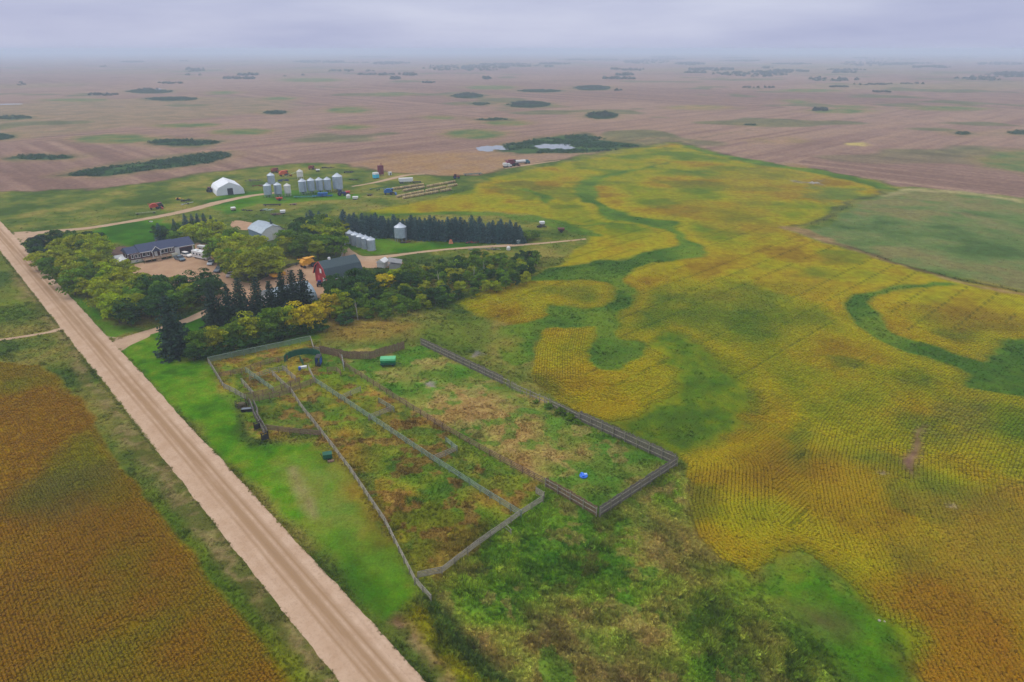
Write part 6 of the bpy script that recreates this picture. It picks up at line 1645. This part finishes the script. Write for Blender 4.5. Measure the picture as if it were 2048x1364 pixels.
trailer(1040, 328, .4, 8, trim, 'dark blue semi truck with a white tank by the track', teal, True)
scrap(1080, 455, .2, 3, 1.5, dark_steel, 'dark iron heap beside the field lane', 10); trailer(1084, 450, .2, 2.6, trim, 'small white trailer at the edge of the yellow field'); tank_cart(1122, 464, .1, 3.0, 2.0, 1.7, mm('brown_cart', 96, 50, 48), 'dark brown hopper cart by the field lane', 'hopper_cart')
e = empty('storage_tank', P(1017, 500), 0, 'white plastic tank beside the lane at the thicket top', 'tank'); MB().lathe(0, 0, [(.75, 0), (.8, .3), (.8, 1.1), (.5, 1.5)], 14).build('shell', white_paint, e); MB().lathe(0, 0, [(.22, 1.502), (.2, 1.65)], 8).build('cap', trim, e)
e = empty('chemical_shed', P(1036, 487), .2, 'pale small shed at the end of the spruce shelterbelt', 'shed'); MB().box(0, 0, 0, 1.6, 1.4, 1.5).build('wall', mm('pale_cyan_wall', 172, 198, 196), e); MB().box(0, 0, 1.502, 1.8, 1.6, .12).build('roof', trim, e)
e = empty('fuel_stand', P(902, 487), .2, 'orange tan fuel tent at the foot of the spruce shelterbelt', 'stand'); MB().box(0, 0, 0, 1.8, 1.5, 1.5, 0, .5).build('cover', mm('orange_tarp', 196, 126, 88), e); MB().box(0, 0, 1.502, .3, .3, .3).build('cap', orange_m, e)
scrap(965, 500, .1, 12, 1.6, wood[0], 'pale line of boards and blocks along the lane above the thicket', 34, .5); scrap(948, 486, .1, 7, 1.2, dk_red, 'row of old iron under the spruce shelterbelt', 18, .6); scrap(805, 486, .2, 3, 1, rust, 'rusty iron at the foot of the large hopper bin', 10, .5)
scrap(300, 444, 0, 1.2, .8, trim, 'small white heap on the lawn by the farm lane', 5, .4)

# round bales, standing in four rows
straw, N, K, bs = nodes_of('bale_straw')
tcx = N.new('ShaderNodeTexCoord'); nz = N.new('ShaderNodeTexNoise'); nz.inputs['Scale'].default_value = 6; nz.inputs['Detail'].default_value = 4
oi = N.new('ShaderNodeObjectInfo'); cr = N.new('ShaderNodeValToRGB'); cr.color_ramp.elements[0].color = L4(132, 112, 76); cr.color_ramp.elements[1].color = L4(196, 172, 120)
ad = N.new('ShaderNodeMath'); ad.operation = 'ADD'; mu = N.new('ShaderNodeMath'); mu.operation = 'MULTIPLY'; mu.inputs[1].default_value = .5
K.new(tcx.outputs['Object'], nz.inputs['Vector']); K.new(oi.outputs['Random'], mu.inputs[0]); K.new(nz.outputs['Fac'], ad.inputs[0]); K.new(mu.outputs[0], ad.inputs[1])
sb = N.new('ShaderNodeMath'); sb.operation = 'SUBTRACT'; sb.inputs[1].default_value = .25; K.new(ad.outputs[0], sb.inputs[0]); K.new(sb.outputs[0], cr.inputs[0]); K.new(cr.outputs[0], bs.inputs['Base Color']); bs.inputs['Roughness'].default_value = .95
bale = MB(); bale.cyl((-.7, 0, .72), (-.6, 0, .72), .66, .74, 16); bale.cyl((-.6, 0, .72), (.6, 0, .72), .74, .74, 16, False); bale.cyl((.6, 0, .72), (.7, 0, .72), .74, .66, 16)
bale = bale.mesh('round_bale'); bale.materials.append(straw)
for r_, (a, b, gp) in enumerate((((787, 379.5), (850, 370), 'first row of bales'), ((808, 383), (912, 364.5), 'second row of bales'), ((795, 395), (916, 370.5), 'third row of bales'), ((808, 397.5), (904, 380), 'fourth row of bales'))):
    A, B = np.array(P(*a)), np.array(P(*b)); L = np.linalg.norm(B - A); n = int(L / 1.56); an = math.atan2(B[1] - A[1], B[0] - A[0])
    for k in range(n):
        if random.random() < .06: continue
        q = A + (B - A) * k / n; o = bpy.data.objects.new('round_bale', bale); COL.objects.link(o)
        o.location = (q[0] + random.gauss(0, .12), q[1] + random.gauss(0, .12), -.02); o.rotation_euler = (0, 0, an + random.gauss(0, .06))
        tag(o, 'tan round straw bale in the %s row of bales counted from the field edge' % ('first', 'second', 'third', 'fourth')[r_], 'bale', gp)
# low stones and a rock pile out in the fields
def rocks(u, v, n, s, label):
    e = empty('rock_pile', P(u, v), 0, label, 'rocks'); R = np.random.default_rng(int(u))
    for i in range(n):
        b = MB(); r = s * R.uniform(.4, 1); z = [(r * R.uniform(.8, 1), 0), (r * R.uniform(.85, 1.1), r * .4), (r * R.uniform(.4, .7), r * .8)]
        b.lathe(R.normal(0, s * 1.8), R.normal(0, s * 1.2), z, 7); b.build('rock', mm('field_stone', 158, 152, 144, vary=.25), e)
rocks(1628, 366, 12, .9, 'pale stone pile out in the yellow field'); rocks(1758, 1242, 3, .28, 'small white stones on the green strip by the russet field')
rocks(1772, 944, 2, .3, 'two pale stones beside the bare soil wedge')
